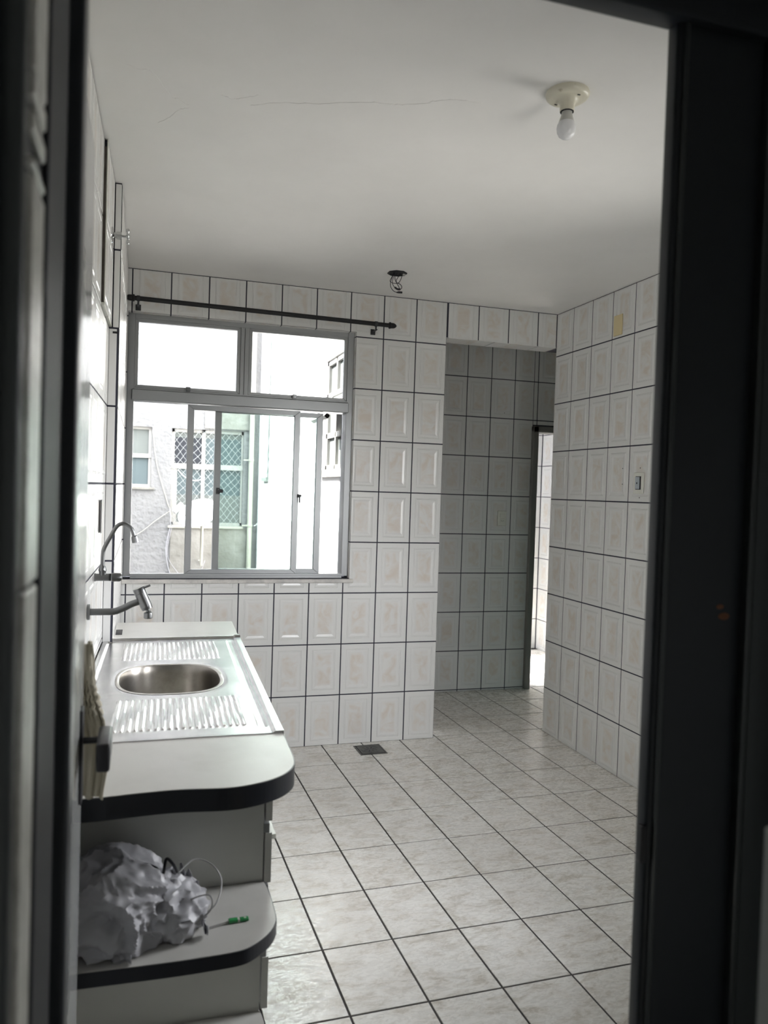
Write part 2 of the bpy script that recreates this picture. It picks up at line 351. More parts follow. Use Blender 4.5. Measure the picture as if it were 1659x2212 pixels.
# floor slab with its own grid of rectangular tiles, turned 1.2 degrees against the walls
fl = S(obj('floor', B((-.7, 1.22, -6.2, -3.55, -.15, -.0022), (-.7, 2.66, -3.55, .16, -.15, -.0022), (2.66, 5.2, -1.35, .16, -.15, -.0022), (1.76, 5.2, .16, 2.62, -.15, -.0022)), M_fgrout))
FR = .0206; FP, FQ = .24267, .33508; FX, FY = 1.04714, -.32639
ftm = None
bm = bmesh.new(); hx, hy = FP / 2 - .0036, FQ / 2 - .0036; rings = []
for ins, z in ((0, -.004), (0, -.0008), (.0009, 0)):
    rings.append([bm.verts.new((sx * (hx - ins), sy * (hy - ins), z)) for sx, sy in ((-1, -1), (1, -1), (1, 1), (-1, 1))])
for a, b in zip(rings, rings[1:]):
    for k in range(4): bm.faces.new((a[k], a[(k + 1) % 4], b[(k + 1) % 4], b[k]))
bm.faces.new(rings[-1]); ftm = to_mesh(bm, M_ftile, 'floor_tile')
cf, sf = math.cos(FR), math.sin(FR)
for a in range(-6, 13):
    for b in range(-10, 10):
        X = (a + .5) * FP; Y = -(b + .5) * FQ
        x = FX + cf * X - sf * Y; y = FY + sf * X + cf * Y
        if x < -.08 or x > 3.95 or y < -3.5 or y > 2.45: continue
        if x > 2.66 and y < .1: continue
        if x < 1.6 and y > .15: continue
        if x < 2.5 and y > 1.2: continue
        o = bpy.data.objects.new('floor_tile', ftm); C.objects.link(o); o.parent = fl
        o.location = (x, y, random.uniform(-.0003, .0003)); o.rotation_euler = (random.uniform(-.001, .001), random.uniform(-.001, .001), FR)
bm = B((-.6, 1.16, -6.05, -3.52, -.004, .0005)); obj('hall_floor', bm, M_plaster, fl)

# bright room behind the corridor, hall behind the right wall, hall on the camera's side
S(obj('wall_far_room', B((1.75, 3.9, 2.466, 2.62, 0, ZC)), M_grout))
wfr = bpy.data.objects['wall_far_room']
lay_tiles(wfr, (0, 2.466, 0), 0, 3.3, 3.755, 0, ZC - .002, 3.555, .294, pw=.2, ph=.302)
wfs = S(obj('wall_far_room_side', B((3.76, 3.9, 1.14, 2.466, 0, ZC)), M_grout))
lay_tiles(wfs, (3.76, 2.46, 0), -PI / 2, 0, 1.3, 0, ZC - .002, .2, .294, pw=.2, ph=.302)
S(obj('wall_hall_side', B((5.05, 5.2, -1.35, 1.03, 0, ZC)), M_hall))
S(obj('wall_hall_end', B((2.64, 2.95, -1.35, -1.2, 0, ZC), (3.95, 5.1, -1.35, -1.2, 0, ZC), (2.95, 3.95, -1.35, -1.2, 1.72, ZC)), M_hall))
w3 = empty('window_3', (0, 0, 0)); S(w3)
gt = glass('teal_glass', (.085, .125, .12))
for k in range(3):
    x0 = 2.97 + k * .33
    obj('glass_pane', B((x0, x0 + .31, -1.29, -1.28, .06, 1.68)), gt, w3)
obj('frame', B(*[(2.95 + k * .325, 2.975 + k * .325, -1.31, -1.25, .0, 1.72) for k in range(4)], (2.95, 3.95, -1.31, -1.25, 0, .06), (2.95, 3.95, -1.31, -1.25, 1.68, 1.72)), M_frame, w3)
w2 = empty('fill_window_side', (0, 0, 0)); S(w2)  # added window out of view, brings sky fill light into the kitchen
for a in ((-2.60, -2.55, .95, 2.35), (-1.75, -1.70, .95, 2.35), (-2.17, -2.13, .95, 2.35), (-2.60, -1.70, .95, 1.0), (-2.60, -1.70, 2.30, 2.35)): obj('frame_bar', B((XR + .04, XR + .10, *a), bev=.002), M_alu, w2)
for a in ((-2.55, -2.17), (-2.13, -1.75)): obj('glass_pane', B((XR + .065, XR + .07, *a, 1.0, 2.30)), M_glass, w2)
portal('side_fill_portal', (XR + .145, -2.15, 1.65), (0, PI / 2, 0), 1.4, .9)
S(obj('wall_front', B((-.6, -.20, -3.55, -3.45, 0, ZC), (-.20, 1.0, -3.55, -3.45, 2.27, ZC), (1.0, 1.25, -3.55, -3.45, 0, ZC), (1.25, 1.80, -3.55, -3.45, 0, .90), (1.25, 1.80, -3.55, -3.45, 2.25, ZC), (1.80, 2.64, -3.55, -3.45, 0, ZC)), M_plaster))
w4 = empty('fill_window_front', (0, 0, 0)); S(w4)  # invented opening behind the frame, its daylight lifts the back wall
for a in ((1.25, 1.30, .90, 2.25), (1.75, 1.80, .90, 2.25)): obj('frame_bar', B((a[0], a[1], -3.53, -3.48, a[2], a[3]), bev=.002), M_alu, w4)
for a in ((.90, .95), (2.20, 2.25)): obj('frame_bar', B((1.25, 1.80, -3.53, -3.48, *a), bev=.002), M_alu, w4)
for a in ((1.30, 1.75),): obj('glass_pane', B((*a, -3.507, -3.502, .95, 2.20)), M_glass, w4)
portal('front_fill_portal', (1.525, -3.56, 1.575), (PI / 2, 0, 0), .55, 1.35)

S(obj('wall_hall_back', B((-.7, 1.22, -6.2, -6.05, 0, ZC)), M_plaster))
w5 = empty('fill_window_hall', (0, 0, 0)); S(w5)  # added unseen opening, puts some light on the black door frame
obj('frame_bar', B((-.66, -.62, -5.3, -5.26, 1.3, 2.0), (-.66, -.62, -4.94, -4.9, 1.3, 2.0), (-.66, -.62, -5.26, -4.94, 1.3, 1.34), (-.66, -.62, -5.26, -4.94, 1.96, 2.0)), M_alu, w5)
obj('glass_pane', B((-.643, -.638, -5.26, -4.94, 1.34, 1.96)), M_glass, w5)
portal('hall_fill_portal', (-.71, -5.1, 1.65), (0, -PI / 2, 0), .7, .4)
S(obj('wall_hall_left', B((-.7, -.58, -6.2, -5.3, 0, ZC), (-.7, -.58, -4.9, -3.45, 0, ZC), (-.7, -.58, -5.3, -4.9, 0, 1.3), (-.7, -.58, -5.3, -4.9, 2.0, ZC)), M_plaster))
S(obj('wall_hall_right', B((1.15, 1.22, -6.2, -3.55, 0, ZC)), M_plaster))
# door frame at the corridor's end
d2 = empty('door_2', (0, 0, 0)); S(d2)
obj('jamb', B((2.878, 2.925, .99, 1.15, 0, 2.05), bev=.003), M_frame, d2)
obj('head', B((2.878, 3.76, .99, 1.15, 2.003, 2.05), bev=.003), M_frame, d2)
obj('jamb', B((3.715, 3.76, .99, 1.15, 0, 2.05), bev=.003), M_frame, d2)

# ---------------- kitchen window ----------------
win = empty('window_1', (0, 0, 0)); S(win)
def bar(name, x0, x1, y0, y1, z0, z1, par=win, m=M_alu, bev=.002): return obj(name, B((x0, x1, y0, y1, z0, z1), bev=bev), m, par)
Y0 = .035
for a in ((WX0, -.058, Y0, .13, WZ0 + .012, WZ1), (1.138, WX1, Y0, .13, WZ0 + .012, WZ1)): bar('frame_jamb', *a)
bar('frame_head', -.058, 1.138, Y0, .13, 2.408, WZ1)
bar('frame_sill', -.058, 1.138, Y0 - .01, .13, WZ0, 1.004)
bar('track_lip', -.058, 1.138, Y0 - .014, Y0 + .002, 1.000, 1.012, bev=.001)
bar('transom', -.070, 1.150, Y0 - .014, .12, 1.962, 2.022, bev=.004)
bar('transom_ledge', -.060, 1.140, Y0 - .004, .10, 2.022, 2.032)
bar('mullion', .512, .560, Y0 - .004, .12, 2.022, 2.41)
bar('frame_seam', .533, .536, Y0 - .0055, Y0 - .003, 2.03, 2.405, m=M_alu2, bev=0)
def sash(name, x0, x1, z0, z1, y, fw, fh, gm, parent=win, latch=None):
    s = empty(name, (0, 0, 0)); s.parent = parent
    def mitre(pts, y0, y1, m=M_alu):
        bm = bmesh.new(); a = [bm.verts.new((p[0], y0, p[1])) for p in pts]; b = [bm.verts.new((p[0], y1, p[1])) for p in pts]; n = len(pts)
        bm.faces.new(a); bm.faces.new(list(reversed(b)))
        for i in range(n): bm.faces.new((a[i], b[i], b[(i + 1) % n], a[(i + 1) % n]))
        bmesh.ops.recalc_face_normals(bm, faces=bm.faces)
        bmesh.ops.bevel(bm, geom=bm.edges[:], offset=.0012, segments=1, affect='EDGES'); return bm
    i0, i1, k0, k1 = x0 + fw, x1 - fw, z0 + fh, z1 - fh; e = .0008
    obj('stile', mitre([(x0, z0 + e), (i0, k0 + e), (i0, k1 - e), (x0, z1 - e)], y, y + .028), M_alu, s)
    obj('stile', mitre([(x1, z0 + e), (x1, z1 - e), (i1, k1 - e), (i1, k0 + e)], y, y + .028), M_alu, s)
    obj('rail', mitre([(x0, z1), (i0, k1), (i1, k1), (x1, z1)], y, y + .028), M_alu, s)
    obj('rail', mitre([(x0, z0), (x1, z0), (i1, k0), (i0, k0)], y, y + .028), M_alu, s)
    obj('glass_pane', B((i0 - .004, i1 + .004, y + .012, y + .016, k0 - .004, k1 + .004)), gm, s)
    return s
sash('top_light', -.058, .512, 2.030, 2.41, Y0 + .006, .018, .018, M_glass)
sash('top_light', .560, 1.138, 2.030, 2.41, Y0 + .006, .018, .018, M_glass)
sA = sash('sliding_sash', .232, .869, 1.006, 1.958, Y0 + .008, .034, .028, M_glass)
sB = sash('sliding_sash', .386, 1.012, 1.006, 1.955, Y0 + .045, .036, .028, M_glass2)
bar('side_light_glass', -.06, .24, Y0 + .075, Y0 + .079, 1.0, 1.97, m=M_glass, bev=0)
bar('side_light_glass', 1.0, 1.14, Y0 + .075, Y0 + .079, 1.0, 1.97, m=M_glass, bev=0)
for x in (.228, .825):
    bm = B((x - .012, x + .012, Y0 - .022, Y0 - .004, 2.026, 2.050), bev=.002); box(bm, x - .006, x + .006, Y0 - .03, Y0 - .02, 2.03, 2.042); obj('top_catch', bm, M_chrome, win)
bm = B((.402, .420, Y0 + .030, Y0 + .05, 1.462, 1.498), bev=.002); box(bm, .408, .438, Y0 + .022, Y0 + .034, 1.470, 1.490, bev=.004); obj('sash_latch', bm, M_handle, win)
bm = B((.862, .876, Y0 - .01, Y0 + .012, 1.455, 1.475), bev=.002); box(bm, .868, .876, Y0 - .022, Y0 - .008, 1.425, 1.472, bev=.002); lathe(bm, [(0, -.004), (.008, -.004), (.008, .004), (0, .004)], 12, Matrix.Translation((.876, Y0 - .008, 1.466)) @ Matrix.Rotation(PI / 2, 4, 'X')); obj('sash_lock', bm, M_handle, win)
# stone sill
ms = S(obj('trim_1', B((-.100, 1.198, -.022, .13, .962, .984), bev=.003), M_marble))
portal('window_daylight_portal', ((WX0 + WX1) / 2, .135, (WZ0 + WZ1) / 2), (-PI / 2, 0, 0), 1.25, 1.42)

# ---------------- pier and boxing on the left wall ----------------
pier = tag(obj('wall_pier', B((-.3, -.103, -1.234, .0, 0, ZC)), M_grout), kind='structure')
zj = [.88] + [.29634 + .30176 * k for k in range(3, 8)] + [ZC - .002]
for za, zb in zip(zj, zj[1:]):
    if zb - za < .03: continue
    xa, xb_ = (-.1375, -.1095) if zb < 2.2 else (-.1245, -.1035)
    obj('tile', B((xa, xb_, -1.2385, -1.234, za + .0035, zb - .0035), bev=.0008), M_tile, pier)
lay_tiles(pier, (-.103, 0, 0), PI / 2, -1.23, -.01, 0, ZC - .002, 0, .29634)
bm = bmesh.new(); prism(bm, [(-.3, -1.62), (-.1405, -1.62), (-.1305, -1.236), (-.3, -1.236)], 2.118, ZC - .001)
bx = tag(obj('wall_boxing', bm, M_grout), kind='structure')
lay_tiles(bx, (-.1405 + .0256 * 1.62, 0, 0), PI / 2 - .0256, -1.625, -1.24, 2.118, ZC - .002, -1.44, .29634)
obj('open_front', B((-.3, -.1405, -1.630, -1.62, 2.12, 2.64)), M_brown, bx)
obj('front_edge', B((-.1405, -.1365, -1.632, -1.615, 2.12, ZC - .002), bev=.001), M_switch, bx)
for ya, yb_, xo in ((-1.63, -1.44, 0), (-1.432, -1.24, .005)):
    bm = bmesh.new(); prism(bm, [(-.19, ya), (-.138 + xo, ya), (-.134 + xo, yb_), (-.19, yb_)], 2.110, 2.118); obj('underside_tile', bm, M_switch, bx)
obj('pier_chip', B((-.125, -.105, -1.2395, -1.236, 2.086, 2.094)), M_dark, pier)

# ---------------- ceiling fittings ----------------
lamp = tag(empty('ceiling_lamp', (1.138, -2.44, ZC)), 'cream porcelain ceiling lampholder with one bare white bulb', 'lamp')
bm = bmesh.new(); lathe(bm, [(0, 0), (.061, 0), (.0625, -.006), (.060, -.013), (.053, -.018), (.045, -.0185), (.034, -.020), (.025, -.026), (.021, -.036), (.0205, -.052), (.019, -.054), (.016, -.054), (.016, -.03), (0, -.03)], 48); obj('canopy', bm, M_porc, lamp, smooth=True)
bm = bmesh.new(); lathe(bm, [(0, -.04), (.0155, -.04), (.0158, -.050), (.0145, -.056), (.0165, -.066), (.0225, -.084), (.0225, -.086), (0, -.086)], 32); obj('bulb_neck', bm, M_bulbneck, lamp, smooth=True)
bm = bmesh.new(); lathe(bm, [(0, -.084), (.0225, -.084), (.0262, -.092), (.0275, -.101), (.0262, -.112), (.0215, -.122), (.013, -.129), (.0, -.1315)], 40); obj('bulb', bm, M_bulb, lamp, smooth=True)
bm = bmesh.new(); lathe(bm, [(0, -.053), (.0195, -.053), (.0195, -.055), (0, -.055)], 24); obj('socket_ring', bm, M_dark, lamp)
for a in (2.0, 5.1): obj('screw', B((-.004, .004, -.0015, .0015, -.0015, .0015)), M_handle, lamp, loc=(.04 * math.cos(a), .04 * math.sin(a), -.0195))

hole = tag(empty('ceiling_junction_box', (1.262, -.487, ZC)), 'open black ceiling junction box with loose hanging wires', 'electrical box')
bm = bmesh.new(); lathe(bm, [(0, -.002), (.050, -.002), (.050, .0), (.053, 0), (.053, -.005), (.043, -.006), (.041, .03), (0, .03)], 8, Matrix.Rotation(PI / 8, 4, 'Z')); obj('box_rim', bm, M_dark, hole)
WR = [[(-.02, -.01, 0), (-.035, -.02, -.03), (-.042, -.01, -.05), (-.02, 0, -.056), (.01, 0, -.05), (.025, .0, -.02), (.03, 0, 0)],
      [(-.015, 0, 0), (-.032, 0, -.04), (-.034, 0, -.075), (-.015, 0, -.098), (.008, 0, -.103)],
      [(-.01, 0, 0), (-.022, 0, -.03), (-.024, 0, -.06), (-.005, 0, -.082), (.02, 0, -.084), (.028, 0, -.072), (.018, 0, -.058), (-.005, 0, -.048), (-.012, 0, -.02), (.0, 0, 0)],
      [(.02, 0, 0), (-.002, 0, -.035), (-.002, 0, -.052), (.012, 0, -.075), (.016, 0, -.09)]]
for pts in WR: obj('wire', T(spline(pts, 7), .0017, 6), M_wire, hole, smooth=True)
obj('wire_connector', T([(.0, 0, -.103), (.010, 0, -.101), (.03, 0, -.100)], [.003, .0055, .0055], 10), M_wire, hole)
obj('wire_tape', T(spline([(-.012, 0, -.076), (.004, 0, -.085), (.02, 0, -.084)], 4), [.003] + [.0055] * 7 + [.004], 8), M_wire, hole)
bm = bmesh.new(); box(bm, .03, .048, -.012, .012, -.006, -.001, bev=.001); obj('plaster_crumb', bm, M_plaster, hole)

# ---------------- curtain rod ----------------
rod = tag(empty('curtain_rod', (0, 0, 0)), 'charcoal curtain rod with bullet-shaped ends above the window', 'curtain rod')
Pa, Pb = Vector((-.075, -.07, 2.492)), Vector((1.365, -.07, 2.478)); dr = (Pb - Pa).normalized()
obj('pole', T([Pa, Pb], .0125, 20), M_rod, rod, smooth=True)
for P, s in ((Pa, -1), (Pb, 1)):
    obj('finial', T([P + dr * s * t for t in (-.012, -.010, -.002, 0, .004, .018, .027, .033, .036)], [.0135, .019, .019, .0155, .0165, .0155, .0115, .006, .001], 20), M_rod, rod, smooth=True)
for x in (-.045, 1.275):
    P = Pa + dr * (x + .075)
    bm = B((x - .014, x + .014, -.012, -.006, P.z - .052, P.z - .020), (x - .006, x + .006, -.085, -.008, P.z - .038, P.z - .032), bev=.001)
    tube(bm, [P - dr * .008, P + dr * .008], .0155, 18); tube(bm, [(x, -.07, P.z - .035), (x, -.07, P.z - .01)], .005, 8)
    obj('bracket', bm, M_handle, rod)
tag(obj('wall_patch_plate', B((2.488, 2.4935, -.722, -.641, 2.410, 2.523), bev=.0015), M_yellow), 'yellowed blank plastic plate high on the right tiled wall', 'wall plate')
sw = tag(empty('light_switch', (2.4935, -.930, 1.593)), 'cream switch plate with one grey key on the right tiled wall', 'light switch')
bm = bmesh.new(); box(bm, -.009, 0, -.041, .041, -.056, .056, bev=.004, seg=2); obj('plate', bm, M_switch, sw)
bm = B((-.0095, -.0085, -.025, .021, -.034, .036)); obj('slot', bm, M_dark, sw)
bm = B((-.014, -.006, -.014, .020, -.031, .033), bev=.001); obj('key', bm, M_switchgrey, sw)
bm = bmesh.new(); lathe(bm, [(0, .0), (.0045, .0), (.0045, .001), (0, .001)], 12, Matrix.Translation((-.0142, .003, 0)) @ Matrix.Rotation(-PI / 2, 4, 'Y')); obj('key_dot', bm, M_dark, sw)
for y, z in ((-.774, 1.673), (-.776, 1.588), (-.932, 1.673), (-.934, 1.517)):
    bm = bmesh.new(); lathe(bm, [(0, 0), (.0032, 0), (.0032, .0006), (0, .0006)], 10, Matrix.Translation((XR - .0024, y, z)) @ Matrix.Rotation(-PI / 2, 4, 'Y')); obj('screw_hole', bm, M_dark, wr)
bm = bmesh.new(); lathe(bm, [(0, 0), (.0032, 0), (.0032, .0006), (0, .0006)], 10, Matrix.Translation((2.639, 1.0235, 2.138)) @ Matrix.Rotation(PI / 2, 4, 'X')); obj('screw_hole', bm, M_dark, wcb)
so = tag(empty('corridor_switch', (2.648, 1.0235, 1.329)), 'cream switch and socket plate on the shaded corridor wall', 'light switch')
obj('plate', B((-.038, .038, -.008, 0, -.058, .058), bev=.003), M_switch, so)
obj('key', B((-.02, .02, -.012, -.006, .005, .035), bev=.001), M_switch, so)
obj('socket_insert', B((-.02, .02, -.011, -.006, -.035, -.003), bev=.001), M_switch, so)
bm = B((-.011, -.007, -.0115, -.0105, -.021, -.017), (-.002, .002, -.0115, -.0105, -.024, -.020), (.007, .011, -.0115, -.0105, -.021, -.017)); obj('socket_hole', bm, M_dark, so)

# ---------------- floor drain ----------------
dr_ = tag(empty('floor_drain', (1.301, -.137, 0), 0.02), 'square grey metal drain grate set in the floor below the window wall', 'floor drain')
obj('drain_frame', B((-.080, .080, -.082, -.074, -.002, .003), (-.080, .080, .074, .082, -.002, .003), (-.080, -.072, -.074, .074, -.002, .003), (.072, .080, -.074, .074, -.002, .003)), M_drain, dr_)
obj('drain_shadow_gap', B((-.072, .072, -.074, .074, -.002, .0008)), M_dark, dr_)
obj('drain_plate', B((-.066, .070, -.068, .070, .0008, .0035), bev=.001), M_drain, dr_)
bm = bmesh.new()
lathe(bm, [(.052, .0034), (.052, .0044), (.056, .0044), (.056, .0034)], 36)
obj('drain_ring', bm, M_drain, dr_)
bm = bmesh.new()
for k in range(8):
    a = k * PI / 4 + .3; box(bm, .014, .042, -.0025, .0025, .0034, .0038, M=Matrix.Rotation(a, 4, 'Z'))
obj('drain_slots', bm, M_dark, dr_)

# ---------------- counter ----------------
def ex(y): return .409 - .0303 * (-.794 - y)
CT = .88
front = [(.071, -2.823), (.183, -2.835), (.243, -2.824), (.291, -2.799), (.325, -2.763), (.344, -2.72), (.351, -2.662), (.353, -2.60)]
fr_s = [(p.x, p.y) for p in spline([(x, y, 0) for x, y in [(-.056, -2.832)] + front], 5)]
outline = [(wl(-2.83) + .007, -2.833)] + fr_s + [(ex(-2.4945), -2.4945), (wl(-2.4945) + .007, -2.4945)]
counter = tag(empty('kitchen_counter', (0, 0, 0)), 'long white laminate counter with black rounded edge holding the steel sink', 'counter')
bm = bmesh.new(); prism(bm, [(x, y) for x, y in outline], CT - .046, CT - .0002)
wt = obj('worktop', bm, M_lam, counter)
ip = [(wl(-2.83) + .007, -2.833)] + fr_s
bm = bmesh.new()
def band(bm, path, z0, z1, th):
    path = [Vector((x, y, 0)) for x, y in path]; outer = []
    for i, p in enumerate(path):
        t = (path[min(i + 1, len(path) - 1)] - path[max(i - 1, 0)]).normalized(); nrm = Vector((t.y, -t.x, 0)); outer.append(p + nrm * th)
    for i in range(len(path) - 1):
        a, b, c, d = path[i], path[i + 1], outer[i + 1], outer[i]
        v = [bm.verts.new((q.x, q.y, z)) for z in (z0, z1) for q in (a, b, c, d)]
        bm.faces.new((v[4], v[5], v[6], v[7])); bm.faces.new((v[3], v[2], v[1], v[0])); bm.faces.new((v[7], v[6], v[2], v[3])); bm.faces.new((v[4], v[0], v[1], v[5]))
    bmesh.ops.remove_doubles(bm, verts=bm.verts, dist=1e-5)
band(bm, ip + [(ex(-2.4945), -2.4945)], CT - .048, CT - .0012, .0025)
obj('edge_band', bm, M_edge, counter)
# support board visible below the band
bm = bmesh.new(); prism(bm, [(wl(-2.75) + .008, -2.76), (.20, -2.775), (.26, -2.75), (.30, -2.70), (.315, -2.60), (.317, -2.55), (wl(-2.55) + .008, -2.55)], CT - .066, CT - .048); obj('sub_top', bm, M_edge, counter)
yb = -.775
bm = bmesh.new(); prism(bm, [(wl(-1.2) + .036, -1.232), (ex(-1.21), -1.206), (ex(yb), yb - .012), (-.095, yb)], CT - .040, CT - .001)
fw_ = obj('worktop', bm, M_lam, counter)
bm = bmesh.new(); band(bm, [(ex(-1.21), -1.206), (ex(yb), yb - .012)], CT - .04, CT - .002, .002); obj('edge_band', bm, M_white, counter)
obj('corner_notch', B((-.094, -.068, -1.07, -.955, CT - .0012, CT + .0002)), M_dark, counter)
# carcass
yp = -2.57
bm = bmesh.new(); prism(bm, [(wl(yp) + .008, yp), (.304, yp), (.304, yp + .018), (wl(yp) + .008, yp + .018)], .10, CT - .047); obj('end_panel', bm, M_white, counter)
bm = bmesh.new(); prism(bm, [(wl(-.8) + .045, -.795), (.36, -.80), (.36, -.782), (wl(-.8) + .045, -.777)], .10, CT - .041); obj('end_panel', bm, M_white, counter)
bm = bmesh.new(); prism(bm, [(-.13, -2.55), (.29, -2.55), (.345, -.80), (-.09, -.80)], .10, .118); obj('bottom_board', bm, M_white, counter)
bm = bmesh.new(); prism(bm, [(-.15, -2.50), (.24, -2.50), (.29, -.84), (-.10, -.84)], 0, .10); obj('plinth', bm, M_edge, counter)
shp = [(wl(-2.85) + .007, -2.853)] + [(p.x, p.y) for p in spline([(x, y, 0) for x, y in [(-.096, -2.853), (.067, -2.858), (.154, -2.857), (.214, -2.853), (.245, -2.839), (.282, -2.804), (.302, -2.768), (.309, -2.733), (.310, -2.627), (.306, -2.575)]], 4)]
SZ = .54
bm = bmesh.new(); prism(bm, shp + [(wl(-2.57) + .007, -2.5705)], SZ - .029, SZ); obj('shelf', bm, M_lam, counter)
bm = bmesh.new(); band(bm, shp, SZ - .031, SZ - .001, .0022); obj('edge_band', bm, M_edge, counter)
bm = bmesh.new(); prism(bm, [(x, y) for x, y in shp] + [(wl(-2.57) + .007, -2.5705)], .186, .215); obj('shelf', bm, M_lam, counter)
bm = bmesh.new(); band(bm, shp, .184, .214, .0022); obj('edge_band', bm, M_edge, counter)
# drawer fronts and doors along the aisle side (only their ends show from the doorway)
def xf(y): return .307 + .0303 * (y + 2.575)
def panel(name, y0, y1, z0, z1, m=M_white, dx=0, th=.016, par=counter):
    bm = bmesh.new(); prism(bm, [(xf(y0) + dx, y0), (xf(y0) + dx + th, y0), (xf(y1) + dx + th, y1), (xf(y1) + dx, y1)], z0, z1)
    return obj(name, bm, m, par)
for (y0, y1) in ((-2.578, -2.10),):
    for z0, z1 in ((.690, .822), (.537, .660), (.385, .508), (.222, .350)):
        dw = panel('drawer', y0, y1, z0, z1)
        panel('drawer_handle', y0 + .002, y1, z1, z1 + .022, M_alu, -.004, .014, dw)
for k in range(3):
    y0 = -2.096 + k * .43; dd = panel('door', y0, y0 + .426, .135, .80); panel('door_handle', y0 + .01, y0 + .416, .80, .82, M_alu, -.004, .014, dd)

# ---------------- sink ----------------
SY0, SY1 = -2.4945, -1.206; ST = CT + .0012
BX, BY, BA, BB = .0985, -1.858, .157, .192
def selli(a, b, t, n=2.7):
    c, s = math.cos(t), math.sin(t)
    return (a * math.copysign(abs(c) ** (2 / n), c), b * math.copysign(abs(s) ** (2 / n), s))
def inside(x, y, k=1.0): return (abs(x - BX) / (BA * k)) ** 2.7 + (abs(y - BY) / (BB * k)) ** 2.7 < 1
def sstep(a, b, x):
    t = max(0, min(1, (x - a) / (b - a))); return t * t * (3 - 2 * t)
def sink_h(x, y):
    xl, xr = wl(y) + .008, ex(y) + .003
    dl, dr2, dn, df = x - xl, xr - x, y - SY0, SY1 - y
    h = 0.0
    h += .009 * (1 - sstep(.006, .020, df)) + .007 * (1 - sstep(.012, .026, dl)) + .0045 * (1 - sstep(.020, .030, dr2)) + .0012 * (1 - sstep(.004, .01, dn))
    # shallow pressed channel inside the right rim
    if dn > .05: h -= .0028 * sstep(.034, .040, dr2) * (1 - sstep(.056, .062, dr2)) * sstep(.05, .07, dn) * sstep(.05, .08, df)
    for (ya, yb_, xa, xb) in ((-2.425, -2.112, -.066 , .264), (-1.592, -1.268, -.060, .283)):
        if ya < y < yb_ and xa - .02 < x < xb + .02:
            off = (y - ya) * .02
            ph = (x - xa - off) / .0172
            if 0 <= ph <= 20:
                e = sstep(ya, ya + .016, y) * (1 - sstep(yb_ - .016, yb_, y))
                h += .0032 * e * sstep(.18, .42, abs(((ph) % 1) - .5) * 1.0 * 2 * .5 + .0) if False else .0034 * e * (1 - sstep(.16, .36, abs((ph % 1) - .5)))
    r = ((abs(x - BX) / BA) ** 2.7 + (abs(y - BY) / BB) ** 2.7) ** (1 / 2.7)
    h -= .0025 * (1 - sstep(1.0, 1.18, r))
    return h
bm = bmesh.new(); NX, NY = 190, 200; grid = []
for j in range(NY + 1):
    y = SY0 + (SY1 - SY0) * j / NY; xl, xr = wl(y) + .008, ex(y) + .003
    if y > -1.245: xl = max(xl, -.100)
    grid.append([bm.verts.new((xl + (xr - xl) * i / NX, y, ST + sink_h(xl + (xr - xl) * i / NX, y))) for i in range(NX + 1)])
for j in range(NY):
    for i in range(NX):
        q = (grid[j][i], grid[j][i + 1], grid[j + 1][i + 1], grid[j + 1][i])
        cx = sum(v.co.x for v in q) / 4; cyy = sum(v.co.y for v in q) / 4
        if not inside(cx, cyy, 1.02): bm.faces.new(q)
bmesh.ops.delete(bm, geom=[v for v in bm.verts if not v.link_faces], context='VERTS')
# skirt down to the counter on the outer edges
be = [e for e in bm.edges if e.is_boundary and not inside(e.verts[0].co.x, e.verts[0].co.y, 1.2)]
r = bmesh.ops.extrude_edge_only(bm, edges=be)
for v in [g for g in r['geom'] if isinstance(g, bmesh.types.BMVert)]: v.co.z = CT - .010
bmesh.ops.recalc_face_normals(bm, faces=bm.faces)
sink = tag(empty('sink', (0, 0, 0)), 'stainless steel sink top with oval bowl and two ribbed draining areas', 'sink')
dp = obj('drainer_plate', bm, M_steel, sink, smooth=True)
bm = bmesh.new(); rings = []; N = 72
for k, dz in ((1.075, -.0006), (1.03, .0004), (1.0, -.002), (.985, -.010), (.975, -.03), (.955, -.10), (.92, -.130), (.84, -.146), (.6, -.152), (.2, -.155), (.12, -.156)):
    rings.append([bm.verts.new((BX + selli(BA * k, BB * k, 2 * PI * q / N)[0], BY + selli(BA * k, BB * k, 2 * PI * q / N)[1], ST + dz)) for q in range(N)])
for a, b in zip(rings, rings[1:]):
    for q in range(N): bm.faces.new((a[q], a[(q + 1) % N], b[(q + 1) % N], b[q]))
bm.faces.new(rings[-1]); bmesh.ops.recalc_face_normals(bm, faces=bm.faces)
for f in bm.faces: f.normal_flip()
obj('bowl', bm, M_steel_dark, sink, smooth=True)
bm = bmesh.new(); lathe(bm, [(0, 0), (.028, 0), (.032, .002), (.034, .002), (.034, 0)], 24, Matrix.Translation((BX, BY, ST - .155))); obj('waste_outlet', bm, M_chrome, sink)
obj('back_support', B((-.10, .35, -2.48, -1.22, .60, .612)), M_white, counter)

